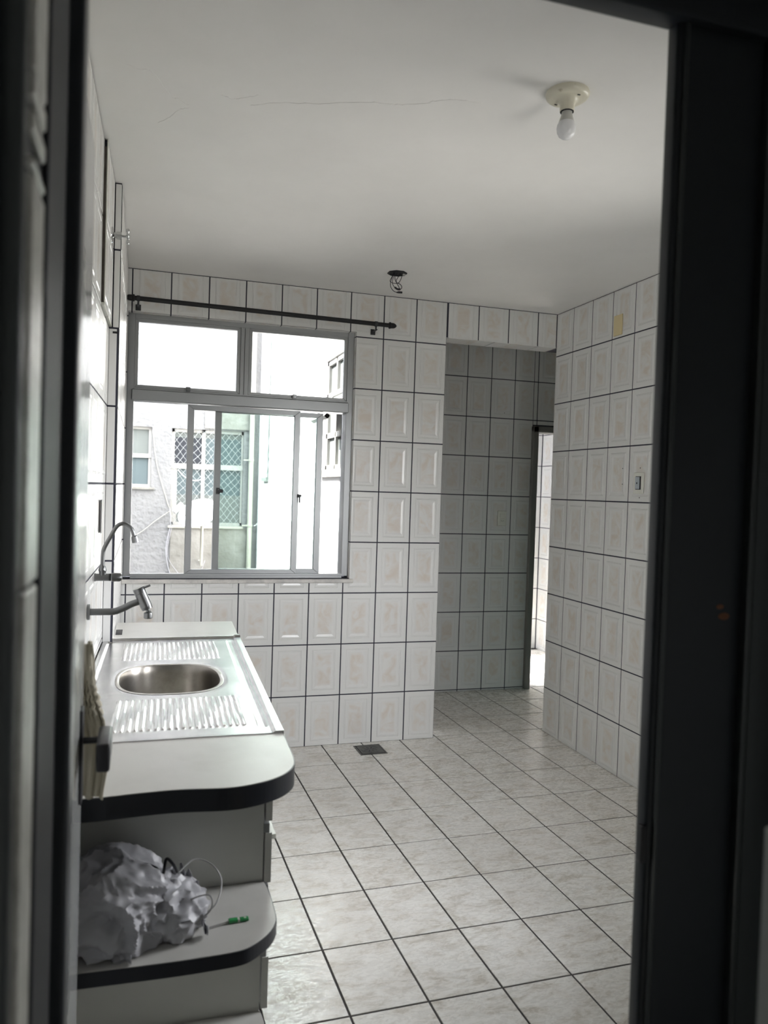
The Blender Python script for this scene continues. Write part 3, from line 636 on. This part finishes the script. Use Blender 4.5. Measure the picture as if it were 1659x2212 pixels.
# ---------------- taps and valve ----------------
t1 = tag(empty('filter_tap', (0, 0, 0)), 'chrome wall tap with a tall swan-neck spout near the window', 'tap')
yt = -1.70; xw1 = wl(yt) + .006; kf = (yt + 4.47) / 2.72
zt = 1.507 + (1.196 - 1.507) * kf
body = [(xw1, yt, zt), (xw1 + .012, yt, zt), (xw1 + .035, yt, zt)]
obj('inlet', T([(xw1, yt, zt), (xw1 + .006, yt, zt), (xw1 + .006, yt, zt), (-.100, yt, zt)], [.014, .014, .0125, .0125], 20), M_chrome, t1, smooth=True)
obj('knob_ring', T([(-.103, yt, zt), (-.092, yt, zt)], .0125, 20), M_dark, t1)
obj('knob', T([(-.095, yt, zt), (-.092, yt, zt), (-.066, yt, zt), (-.060, yt, zt)], [.012, .0145, .0145, .011], 24), M_chrome, t1, smooth=True)
xb = -.122
obj('neck_nut', T([(xb, yt, zt), (xb, yt, zt + .018), (xb, yt, zt + .024), (xb, yt, zt + .033), (xb + .001, yt, zt + .040)], [.011, .011, .0135, .0115, .008], 20), M_chrome, t1, smooth=True)
sp = [(xb, yt, zt + .033), (xb, yt, zt + .075), (xb + .004, yt, zt + .098), (xb + .022, yt, zt + .135), (xb + .040, yt, zt + .168), (xb + .056, yt, zt + .180), (xb + .074, yt, zt + .177), (xb + .090, yt, zt + .162), (xb + .100, yt, zt + .135)]
obj('spout', T(spline(sp, 6), .0068, 18), M_chrome, t1, smooth=True)
obj('nozzle', T([(xb + .098, yt, zt + .141), (xb + .099, yt, zt + .137), (xb + .102, yt, zt + .124), (xb + .1035, yt, zt + .118)], [.0085, .0105, .0115, .0115], 12), M_chrome, t1)
t2 = tag(empty('sink_tap', (0, 0, 0)), 'dull chrome wall tap with slanted cylinder head over the sink bowl', 'tap')
y2 = -1.93; k2 = (y2 + 4.47) / 2.47; f2 = lambda x, z: (x * k2, y2, 1.507 + (z - 1.507) * k2)
xw2 = wl(y2) + .006
obj('flange', T([(xw2, y2, f2(0, 1.121)[2]), (xw2 + .002, y2, f2(0, 1.121)[2]), (xw2 + .009, y2, f2(0, 1.121)[2]), (xw2 + .010, y2, f2(0, 1.121)[2])], [.022, .0245, .0245, .022], 28), M_chrome, t2, smooth=True)
obj('arm', T(spline([(xw2 + .008, y2, f2(0, 1.121)[2]), f2(-.10, 1.121), f2(-.072, 1.122), f2(-.048, 1.131), f2(-.022, 1.144), f2(.005, 1.153)], 6), .0105, 18), M_chrome, t2, smooth=True)
ca, cb = Vector(f2(-.006, 1.192)), Vector(f2(.022, 1.128)); dv = (cb - ca).normalized()
obj('head', T([ca, ca + dv * .001, ca + dv * .016, ca + dv * .0165, ca + dv * .0175, ca + dv * .018, cb - dv * .010, cb - dv * .0095, cb - dv * .0085, cb - dv * .008, cb], [.0175, .0182, .0182, .0172, .0172, .0182, .0182, .0172, .0172, .0178, .0165], 28), M_chrome, t2, smooth=True)
obj('lever', T([ca + Vector((.014, 0, .0)), ca + Vector((.036, -.002, .009))], [.0035, .0035], 10), M_chrome, t2, smooth=True)
ae = cb + dv * .004
obj('aerator', T([cb - dv * .004, ae + Vector((.001, 0, -.004)), ae + Vector((.001, 0, -.008)), ae + Vector((.001, 0, -.011)), ae + Vector((.001, 0, -.024)), ae + Vector((.001, 0, -.026))], [.006, .0075, .013, .0135, .0135, .012], 24), M_chrome, t2, smooth=True)
vl = tag(empty('stop_valve', (0, 0, 0)), 'chrome stop valve with cross handle high on the left pier', 'valve')
vy, vz = -1.35, 2.430
obj('escutcheon', T([(-.145, vy, vz + .0), (-.135, vy, vz), (-.127, vy, vz), (-.124, vy, vz)], [.032, .032, .028, .016], 28), M_chrome2, vl, smooth=True)
obj('bonnet', T([(-.127, vy, vz), (-.115, vy, vz), (-.114, vy, vz), (-.098, vy, vz), (-.096, vy, vz)], [.010, .010, .0145, .0145, .010], 6), M_chrome2, vl)
obj('stem', T([(-.098, vy, vz), (-.078, vy, vz), (-.077, vy, vz), (-.068, vy, vz)], [.005, .005, .008, .007], 16), M_chrome2, vl, smooth=True)
for a in (PI / 2 + .1, 3 * PI / 2 + .1, .1, PI + .1):
    c_, s_ = math.cos(a), math.sin(a)
    obj('handle_arm', T([(-.074, vy + c_ * t, vz + s_ * t) for t in (0, .010, .017, .022, .027, .029)], [.0045, .004, .0058, .0068, .0055, .002], 12), M_chrome2, vl, smooth=True)
tag(obj('wall_slot_cover', B((wl(-1.47) + .0066, wl(-1.47) + .009, -1.505, -1.435, 1.325, 1.445)), M_handle), 'small dark slot cover on the left wall beside the swan-neck tap', 'wall plate')

# ---------------- shelf items ----------------
# crumpled plastic bag
def crumple(center, size, seed, amp, freq, sub=5, flat=None, squash=2.0):
    bm = bmesh.new(); bmesh.ops.create_icosphere(bm, subdivisions=sub, radius=1)
    for v in bm.verts:
        d = v.co.normalized(); p = d * freq + Vector((seed, seed * 2, seed * 3))
        n1 = noise.noise(p * .7) * .55
        q = noise.voronoi(p * 1.5, distance_metric='DISTANCE', exponent=2.5)[0]
        n2 = (q[1] - q[0]) * .38 - .12
        q2 = noise.voronoi(p * 3.7 + Vector((4, 2, 1)), distance_metric='DISTANCE', exponent=2.5)[0]
        n3 = (q2[1] - q2[0]) * .16
        s = 1 + amp * (n1 + n2 + n3)
        c = Vector((d.x * size[0], d.y * size[1], d.z * size[2])) * s
        v.co = c + Vector(center)
        if flat is not None and v.co.z < flat: v.co.z = flat + (abs(v.co.x * 37.3 + v.co.y * 19.1) % 1) * .0004
    return bm
bagr = tag(empty('plastic_bag', (0, 0, 0)), 'crumpled thin white plastic bag lying on the open end shelf', 'bag')
def bagblob(center, size, seed, sub):
    bm = bmesh.new(); bmesh.ops.create_icosphere(bm, subdivisions=sub, radius=1)
    for v in bm.verts:
        d = v.co.normalized(); p = Vector((d.x * 1.3, d.y * 1.3, d.z)) + Vector((seed, seed * 2, seed * 3))
        p2 = p + Vector((noise.noise(p * 1.2), noise.noise(p * 1.2 + Vector((9, 0, 0))), noise.noise(p * 1.2 + Vector((0, 9, 0))))) * .25
        r1 = abs(noise.noise(p2 * 1.3)); r2 = abs(noise.noise(p2 * 2.9 + Vector((5, 5, 5)))); r3 = abs(noise.noise(p2 * 6.5))
        s_ = 1.0 - .34 * r1 - .15 * r2 - .05 * r3
        tz = 1 - .30 * max(0, d.x) - .35 * max(0, -d.x - .4)
        v.co = Vector((d.x * size[0], d.y * size[1], d.z * size[2] * tz)) * s_ * 1.12 + Vector(center)
        if v.co.z < SZ + .002: v.co.z = SZ + .002
        v.co.x = max(v.co.x, wl(v.co.y) + .012); v.co.y = v.co.y if v.co.y < -2.60 else -2.60 + (v.co.y + 2.60) * .3; v.co.y = min(v.co.y, -2.575); v.co.y = max(v.co.y, -2.848)
    return bm
obj('bag_body', bagblob((-.035, -2.715, SZ + .060), (.14, .135, .110), 3.4, 6), M_bag, bagr, smooth=True)
obj('bag_mouth', bagblob((.075, -2.715, SZ + .035), (.085, .095, .075), 7.7, 5), M_bag, bagr, smooth=True)
# loose gathered handle flaps
for s0, s1, w0 in (((.10, -2.66, SZ + .095), (.140, -2.70, SZ + .070), .022), ((.13, -2.74, SZ + .05), (.155, -2.79, SZ + .012), .026), ((-.09, -2.80, SZ + .03), (.0, -2.845, SZ + .004), .03), ((.06, -2.70, SZ + .105), (.11, -2.69, SZ + .095), .016)):
    bm = bmesh.new(); a, b = Vector(s0), Vector(s1); t = (b - a); u = Vector((0, .4, 1)).normalized(); prev = None
    for i in range(9):
        c = a + t * i / 8 + Vector((0, .008 * math.sin(i * 2.1), .006 * math.sin(i * 1.7)))
        ww = w0 * (1 - .4 * abs(i / 8 - .4)); row = [bm.verts.new(c + u * ww * k + Vector((0, .006 * math.sin(i * 1.3 + k * 5), 0))) for k in (-.5, -.2, .1, .5)]
        if prev:
            for k in range(3): bm.faces.new((prev[k], prev[k + 1], row[k + 1], row[k]))
        prev = row
    for v in bm.verts: v.co.z = max(v.co.z, SZ + .001)
    o = obj('bag_handle', bm, M_bag, bagr); sm = o.modifiers.new('s', 'SOLIDIFY'); sm.thickness = .0008
cab = tag(empty('coiled_cable', (0, 0, 0)), 'thin grey cable looping out of the white plastic bag', 'cable')
obj('grey_loop', T(spline([(.09, -2.70, SZ + .098), (.13, -2.66, SZ + .112), (.17, -2.66, SZ + .098), (.192, -2.68, SZ + .068), (.180, -2.72, SZ + .04), (.15, -2.74, SZ + .025), (.11, -2.76, SZ + .018)], 10), .0017, 8), M_cable, cab, smooth=True)
obj('grey_loop', T(spline([(.08, -2.76, SZ + .05), (.12, -2.77, SZ + .078), (.158, -2.77, SZ + .082), (.16, -2.78, SZ + .055), (.12, -2.79, SZ + .03), (.09, -2.80, SZ + .02)], 10), .0017, 8), M_cable, cab, smooth=True)
bc = tag(obj('black_cable', T(spline([(.0, -2.735, SZ + .122), (.02, -2.72, SZ + .140), (.045, -2.73, SZ + .136), (.06, -2.74, SZ + .125), (.068, -2.72, SZ + .148), (.082, -2.73, SZ + .140), (.092, -2.74, SZ + .125)], 8), .0034, 8), M_wire, smooth=True), 'thick black cable bent in the mouth of the white plastic bag', 'cable')
tg = tag(empty('green_tag', (.222, -2.742, SZ), .05), 'small green plastic adapter on a thin grey lead on the end shelf', 'adapter')
obj('lead', T([(-.062, -.012, .004), (-.03, -.004, .004), (-.018, 0, .004)], .0016, 8), M_cable, tg)
obj('green_body', B((-.018, .002, -.006, .006, .001, .008), bev=.001), M_green, tg)
obj('white_collar', B((.002, .006, -.005, .005, .001, .007)), M_switch, tg)
obj('green_body', B((.006, .026, -.006, .006, .001, .007), bev=.001), M_green, tg)
bm = bmesh.new(); lathe(bm, [(0, 0), (.003, 0), (.003, .0005), (0, .0005)], 10, Matrix.Translation((.018, 0, .0071))); obj('tag_eyelet', bm, M_switch, tg)

# ---------------- front door: black metal frame, pale leaf, gate leaf ----------------
d1 = empty('door_1', (0, 0, 0)); S(d1)
FYn, FYf = -3.50, -3.44
bm = bmesh.new(); box(bm, -.40, -.0745, FYn, FYf, 0, 2.30, bev=.006, seg=3); obj('left_jamb', bm, M_blackpaint, d1, smooth=True)
bm = bmesh.new(); box(bm, .742, .905, -3.468, FYf, 0, 2.30, bev=.006, seg=4); obj('right_jamb', bm, M_blackpaint, d1, smooth=True)
bm = bmesh.new(); box(bm, .752, .760, -3.474, -3.466, 0, 2.30, bev=.003, seg=2); obj('jamb_bead', bm, M_blackpaint2, d1, smooth=True)
bm = bmesh.new(); box(bm, .898, .910, -3.482, -3.464, 0, 2.30, bev=.003, seg=2); obj('jamb_bead', bm, M_blackpaint2, d1, smooth=True)
obj('outer_board', B((.912, 1.3, -3.476, FYf, 0, 2.30), bev=.004), M_blackpaint2, d1)
bm = bmesh.new(); box(bm, -.40, 1.3, -3.485, FYf + .0, 2.215, 2.42, bev=.008, seg=3); obj('head', bm, M_blackpaint, d1, smooth=True)
bm = bmesh.new(); box(bm, .7335, .744, -3.47, -3.455, .955, 1.012, bev=.003, seg=2); obj('strike_plate', bm, M_handle, d1)
for x, z, r_ in ((.868, 1.33, .006), (.86, 1.345, .004)):
    bm = bmesh.new(); lathe(bm, [(0, 0), (r_, 0), (r_ * .8, .0008), (0, .001)], 9, Matrix.Translation((x, -3.4684, z)) @ Matrix.Rotation(PI / 2, 4, 'X') @ Matrix.Scale(1.8, 4, (1, 0, 0)))
    obj('rust_chip', bm, mat('rust', (.20, .09, .05), .8), d1)
leaf = empty('leaf', (0, 0, 0)); leaf.parent = d1
obj('leaf_panel', B((-.135, -.098, -3.43, -2.905, .01, 2.12), bev=.002), M_doorpale, leaf)
obj('handle_plate', B((-.098, -.0925, -2.985, -2.945, .925, 1.097), bev=.002), M_handle, leaf)
bm = bmesh.new(); tube(bm, [(-.094, -2.965, 1.037), (-.056, -2.965, 1.037)], .006, 12); box(bm, -.066, -.043, -3.07, -2.955, 1.012, 1.061, bev=.005, seg=3); obj('lever', bm, M_handle, leaf, smooth=True)
# cream cloth hanging at the leaf's edge
cl = tag(empty('hanging_cloth', (0, 0, 0)), 'creased cream cloth hanging behind the dark door handle', 'cloth')
bm = bmesh.new(); prof = [(1.200, -.084), (1.165, -.080), (1.12, -.077), (1.095, -.072), (1.075, -.068), (1.06, -.063), (1.045, -.058), (1.02, -.053), (.992, -.050), (.965, -.051), (.94, -.054), (.915, -.058), (.898, -.060)]
rows = []
zs = [p[0] for p in prof]
NR = 60
for i in range(NR + 1):
    z = 1.200 - .302 * i / NR
    for a, b in zip(prof, prof[1:]):
        if b[0] <= z <= a[0] + 1e-9: t = (a[0] - z) / (a[0] - b[0]); xr_ = a[1] + (b[1] - a[1]) * t; break
    row = []
    for k in range(25):
        s = k / 24; fold = .007 * math.sin(s * 9 + z * 21) * (1 - .5 * s) + .006 * noise.noise(Vector((s * 3, z * 26, 1))) + .003 * math.sin(s * 23)
        pinch = math.exp(-((z - 1.085) / .045) ** 2); fold += pinch * .006 * math.sin(s * 30 + z * 60)
        xr2 = xr_ + pinch * .002 * math.sin(z * 420)
        x = -.108 + (xr2 + .108) * s; y = -2.885 + fold + .02 * (1 - s)
        row.append(bm.verts.new((x, y, z + (.003 * math.sin(s * 11) if i in (0, NR) else 0))))
    rows.append(row)
for a, b in zip(rows, rows[1:]):
    for k in range(24): bm.faces.new((a[k], a[k + 1], b[k + 1], b[k]))
o = obj('cloth_sheet', bm, M_cream, cl, smooth=True); sm = o.modifiers.new('s', 'SOLIDIFY'); sm.thickness = .003
# open black gate leaf on the camera's side of the frame
gate = tag(empty('metal_gate', (0, 0, 0)), 'black painted metal gate leaf standing open at the left edge', 'gate')
obj('gate_panel', B((-.14, -.094, -4.40, -3.52, .02, 2.26), bev=.004, seg=2), M_gate, gate)
bm = bmesh.new(); tube(bm, [(-.085, -3.935, .03), (-.085, -3.935, 2.25)], .012, 24); obj('round_bead', bm, M_blackpaint2, gate, smooth=True)
M_gap_light = mat('gap_light_pale', (.62, .62, .57), .4, var=(25, (.42, .42, .38), .35, .6))  # pale colour stands in for light seen through the hinge gap
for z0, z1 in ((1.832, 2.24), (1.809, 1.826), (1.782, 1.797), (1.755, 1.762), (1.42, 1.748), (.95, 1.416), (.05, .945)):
    obj('gap_light_strip', B((-.0945, -.0875, -3.795, -3.720, z0, z1), bev=.002), M_gap_light, gate)
obj('gate_stile', B((-.094, -.088, -3.69, -3.53, .02, 2.26), bev=.003, seg=2), M_gate, gate)

# pale hall wall piece showing at the lower right edge
pw_ = tag(obj('hall_ledge', B((.546, .62, -3.96, -3.90, 0, 1.215), bev=.004), mat('pale_panel', (.55, .57, .56), .5)), 'pale upright panel edge at the lower right corner beside the black frame', 'panel')

# ---------------- outside ----------------
FYd = 8.0
bld = tag(empty('neighbouring_building', (0, 0, 0)), 'rough white rendered building facade seen straight through the window', 'building')
h1 = (-.30, .118, 1.455, 2.375); h2 = (.412, 1.505, .88, 2.375)
def wall_with_holes(x0, x1, z0, z1, holes, y0, y1):
    xs = sorted({x0, x1, *[h[0] for h in holes], *[h[1] for h in holes]}); zs_ = sorted({z0, z1, *[h[2] for h in holes], *[h[3] for h in holes]})
    bs = []
    for a, b in zip(xs, xs[1:]):
        for c, d in zip(zs_, zs_[1:]):
            mx, mz = (a + b) / 2, (c + d) / 2
            if not any(h[0] < mx < h[1] and h[2] < mz < h[3] for h in holes): bs.append((a, b, y0, y1, c, d))
    return bs
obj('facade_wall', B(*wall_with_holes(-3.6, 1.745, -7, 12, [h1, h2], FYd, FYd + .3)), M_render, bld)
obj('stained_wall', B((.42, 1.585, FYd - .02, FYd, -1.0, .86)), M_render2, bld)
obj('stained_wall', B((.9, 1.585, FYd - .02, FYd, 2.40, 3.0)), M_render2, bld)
obj('room_backing', B((-.4, 1.6, FYd + .9, FYd + 1.0, .5, 2.7), (-.4, 1.6, FYd + .3, FYd + .9, .5, .55), (-.4, 1.6, FYd + .3, FYd + .9, 2.65, 2.7)), mat('dim_interior', (.10, .11, .12), .9), bld)
wA = obj('window', B((h1[0], h1[1], FYd + .04, FYd + .09, 2.335, 2.375), (h1[0], h1[1], FYd + .04, FYd + .09, 1.455, 1.50), (h1[1] - .045, h1[1], FYd + .04, FYd + .09, 1.5, 2.335), (h1[0], h1[1], FYd + .03, FYd + .09, 1.905, 1.965), (h1[0], h1[0] + .04, FYd + .04, FYd + .09, 1.5, 2.335)), M_winwhite, bld)
obj('pane', B((h1[0] + .04, h1[1] - .045, FYd + .06, FYd + .07, 1.965, 2.335)), M_pane, wA); obj('pane', B((h1[0] + .04, h1[1] - .045, FYd + .06, FYd + .07, 1.5, 1.905)), M_paneblue, wA)
obj('window_sill', B((h1[0] - .02, h1[1] + .05, FYd - .03, FYd + .04, 1.425, 1.455)), M_render2, bld)
x0, x1, z0, z1 = h2; ztr = 1.80
wB = obj('window', B((x0, x1, FYd + .04, FYd + .1, z1 - .05, z1), (x0, x1, FYd + .04, FYd + .1, z0, z0 + .05), (x0, x0 + .045, FYd + .04, FYd + .1, z0, z1), (x1 - .03, x1, FYd + .04, FYd + .1, z0, z1),
    (x0, x1, FYd + .03, FYd + .1, ztr - .04, ztr + .04), (.865, .92, FYd + .04, FYd + .1, z0, z1), (x0 + .045, x0 + .09, FYd + .05, FYd + .09, z0, ztr)), M_winwhite, bld)
for a in ((x0 + .045, .865, ztr + .04, z1 - .13), (.92, x1 - .03, ztr + .04, z1 - .13)): obj('pane', B((a[0], a[1], FYd + .07, FYd + .08, a[2], a[3])), M_panedark if a[0] < .6 else M_paneblue, wB)
obj('pane', B((x0 + .045, x1 - .03, FYd + .07, FYd + .08, z1 - .13, z1 - .05)), M_pane, wB)
for a in ((x0 + .09, .865, 1.36, ztr - .04), (.92, x1 - .03, 1.36, ztr - .04)): obj('pane', B((a[0], a[1], FYd + .07, FYd + .08, a[2], a[3])), M_paneblue, wB)
for a in ((x0 + .09, .865, z0 + .05, 1.36), (.92, x1 - .03, z0 + .05, 1.36)): obj('pane', B((a[0], a[1], FYd + .07, FYd + .08, a[2], a[3])), M_pane, wB)
obj('window_sill', B((x0 - .03, x1 + .02, FYd - .04, FYd + .04, z0 - .035, z0)), M_pipe, bld)
bm = bmesh.new(); s_ = .105                      # diagonal safety net
k = -20
cnt = 0
for k in range(-16, 30):
    for sg in (1, -1):
        pts = []
        for i in range(60):
            t = i / 59; z = z0 - .02 + (z1 - z0) * t; sag = .012 * math.sin(k * 1.7 + i * .5)
            x = x0 + k * s_ + sg * (z - z0) * .85 + (0 if sg > 0 else 1.3) + sag
            if x0 < x < x1: pts.append((x, FYd - .005, z))
            elif pts: break
        if len(pts) > 2: tube(bm, pts[::3] + [pts[-1]] if len(pts) % 3 != 1 else pts[::3], .0028, 4)
tag(obj('safety_net', bm, M_net, bld), kind='stuff')
obj('blind_cord', T(spline([(x0 + .10, FYd - .01, ztr - .06), (.62, FYd - .02, 1.63), (.78, FYd - .02, 1.58), (.92, FYd - .02, 1.63)], 8), .006, 6), M_dish, bld)
tag(obj('drain_pipe', B((0, 0.001, 0, .001, 0, .001)), M_pipe), 'cream vertical drainpipe in the corner of the neighbouring facade', 'pipe')
pp = bpy.data.objects['drain_pipe']; bm = T([(1.62, FYd - .07, -6.9), (1.62, FYd - .07, 6.5)], .038, 16)
for z in (.9, 1.93, 3.0): tube(bm, [(1.62, FYd - .07, z - .015), (1.62, FYd - .07, z + .015)], .046, 16); box(bm, 1.50, 1.62, FYd - .085, FYd - .055, z - .01, z + .01)
bm.to_mesh(pp.data); bm.free()
wing = tag(empty('neighbouring_wing', (0, 0, 0)), 'sunlit white side wing running toward us at the right of the window view', 'building')
bs = []
XW = 1.75
def wall_yz(y0, y1, z0, z1, holes):
    return [(XW, XW + .14, a, b, c, d) for (a, b, _, _, c, d) in wall_with_holes(y0, y1, z0, z1, holes, 0, 0)]
hs = (6.95, 8.0, 1.66, 4.4); ha = (2.25, 3.33, 1.70, 2.80)
obj('side_wall', B(*wall_yz(2.62, 8.3, -7, 9.0, [hs, ha]), *wall_yz(.16, 2.62, ZC + .12, 9.0, []), *wall_yz(.16, 2.62, -7, 0, [])), M_blown, wing)
obj('infill', B((XW + .02, XW + .14, 7.30, 8.0, 1.66, 4.4)), M_blown, wing)
wS = obj('window', B((XW + .03, XW + .09, 6.95, 7.0, 1.66, 4.4), (XW + .03, XW + .09, 7.24, 7.30, 1.66, 4.4), (XW - .04, XW + .1, 6.93, 7.45, 1.60, 1.66)), M_pane, wing)
obj('pane', B((XW + .05, XW + .06, 7.0, 7.24, 1.66, 4.4)), M_teal, wS)
y0, y1, z0, z1 = ha
wC = obj('window', B((XW + .02, XW + .10, y0, y0 + .05, z0, z1), (XW + .02, XW + .10, y1 - .05, y1, z0, z1), (XW + .02, XW + .1, y0, y1, z1 - .05, z1), (XW + .02, XW + .1, y0, y1, z0, z0 + .05), (XW + .02, XW + .1, y0, y1, 2.02, 2.07), (XW + .02, XW + .1, y0, y1, 2.42, 2.47), (XW + .02, XW + .1, 2.92, 2.96, z0, z1)), M_winwhite, wing)
for a in ((y0 + .05, 2.92, z0 + .05, 2.02), (2.96, y1 - .05, z0 + .05, 2.02), (2.96, y1 - .05, 2.07, 2.42), (y0 + .05, 2.92, 2.47, z1 - .05), (2.96, y1 - .05, 2.47, z1 - .05)):
    obj('pane', B((XW + .05, XW + .06, a[0], a[1], a[2], a[3])), M_pane, wC)
# tilted-out awning sash
aw = empty('awning_sash', (XW + .01, 0, 2.42)); aw.parent = wing; aw.rotation_euler = (0, math.radians(40), 0)
obj('sash_frame', B((-.02, .02, y0 + .06, 2.90, -.36, -.32), (-.02, .02, y0 + .06, 2.90, -.04, 0), (-.02, .02, y0 + .06, y0 + .10, -.36, 0), (-.02, .02, 2.86, 2.90, -.36, 0)), M_winwhite, aw)
obj('pane', B((-.005, .005, y0 + .10, 2.86, -.32, -.04)), M_pane, aw)
obj('worn_sill', B((XW - .05, XW + .1, y0 - .1, y1 + .06, z0 - .07, z0)), M_render2, wing)
obj('wing_room', B((XW + .6, XW + .65, 2.0, 8.0, 1.4, 4.6)), M_plaster, wing)
bm = bmesh.new()                                  # perforated vent blocks near the top and bottom
for (yc, zc_, nz_, ny_) in ((6.0, 3.25, 3, 9), (5.75, .33, 2, 6)):
    for i in range(ny_):
        for j in range(nz_):
            yy = yc - i * .17; zz = zc_ + j * .16
            box(bm, XW - .004, XW + .01, yy - .03, yy + .03, zz - .035, zz + .035)
tag(obj('vent_perforation', bm, M_vent, wing), kind='stuff')
# satellite dish
ds = tag(empty('satellite_dish', (.81, FYd - .55, 1.06)), 'white oval satellite dish on a pole outside the window', 'satellite dish')
bm = bmesh.new(); prof = [(r_ / 12 * .30, .055 * (r_ / 12) ** 2) for r_ in range(13)]; lathe(bm, prof, 40)
Xd = Vector((math.cos(.42), 0, math.sin(.42))); Zd = Vector((-.34, -.6, .73)).normalized(); Yd = Zd.cross(Xd).normalized(); Xd = Yd.cross(Zd)
Rm = Matrix((Xd, Yd, Zd)).transposed().to_4x4()
bmesh.ops.transform(bm, matrix=Rm, verts=bm.verts)
o = obj('reflector', bm, M_dish, ds, smooth=True); sm = o.modifiers.new('s', 'SOLIDIFY'); sm.thickness = .008
obj('pole', T([(.05, .05, -.75), (.05, .05, -.05)], .022, 12), M_pipe, ds, smooth=True)
obj('wall_bracket', T([(.05, .05, -.72), (.05, .55, -.72)], .015, 8), M_pipe, ds)
obj('feed_arm', T([(0, 0, -.12), (-.2, -.4, .0), (-.33, -.42, .10)], .008, 8), M_winwhite, ds)
obj('feed_horn', T([(-.38, -.44, .06), (-.27, -.36, .17)], [.035, .035], 12), M_dish, ds)
for q in ((-.02, .02), (.05, .06), (.03, -.05), (-.07, -.04)):
    p = Rm @ Vector((q[0], q[1], .012)); obj('bolt', T([p, p + (Rm @ Vector((0, 0, .008)))], .006, 8), M_cord, ds)
# outdoor cables
def cable(pts, r=.004, label='', m=M_cord): return tag(obj('surface_cable', T(spline(pts, 10), r, 6), m, wing if pts[0][0] > 1.5 else bld, smooth=True), label)
X_ = XW - .02
cable([(X_, 6.2, 4.2), (X_, 6.05, 3.4), (X_, 6.2, 2.6), (X_, 6.6, 2.1), (X_, 7.2, 1.55), (X_, 7.7, 1.0), (X_ - .05, 7.85, .9)], .006, 'thin dark cable sagging down the white side wing to the pipe')
cable([(X_, 5.85, 4.2), (X_, 6.3, 3.0), (X_, 7.0, 2.0), (X_, 7.6, 1.1), (X_ - .04, 7.82, .9)], .004, 'second thinner cable crossing the white side wing')
cable([(X_, 4.75, 4.2), (X_, 4.72, 3.2), (X_, 4.72, 2.2), (X_, 4.7, 1.2), (X_, 4.85, .2)], .0045, 'single straight cable hanging on the white side wing nearest the right')
cable([(-.6, FYd - .02, .55), (-.1, FYd - .02, .72), (.2, FYd - .02, .95), (.40, FYd - .03, 1.1)], .005, 'pale cable rising across the facade toward the netted window', M_pipe)
cable([(.40, FYd - .03, 1.15), (.42, FYd - .03, .9), (.36, FYd - .04, .5), (.45, FYd - .04, .1), (.65, FYd - .05, -.05), (.85, FYd - .05, .1), (.95, FYd - .06, .35)], .006, 'dark cable loop hanging below the satellite dish')
cable([(.45, FYd - .03, .9), (.38, FYd - .04, .45), (.55, FYd - .04, .15), (.72, FYd - .05, .02)], .004, 'thin inner cable of the bundle below the netted window')
cable([(.13, FYd - .02, 2.3), (.2, FYd - .02, 1.8), (.36, FYd - .02, 1.25), (.40, FYd - .02, 1.15)], .007, 'pale slanting cable between the two facade windows', M_pipe)
gr = tag(obj('courtyard_ground', B((-3.6, XW, .2, FYd, -7.2, -7)), M_ground), kind='structure')
S(obj('wall_exterior', B((-3.6, -.6, .02, .2, -7, 12), (-.6, XW, .02, .2, -7, -.02), (-.6, XW, .02, .2, ZC + .12, 12)), M_render))
S(obj('wall_courtyard', B((-3.8, -3.6, .02, FYd + .3, -7, 5)), M_render))
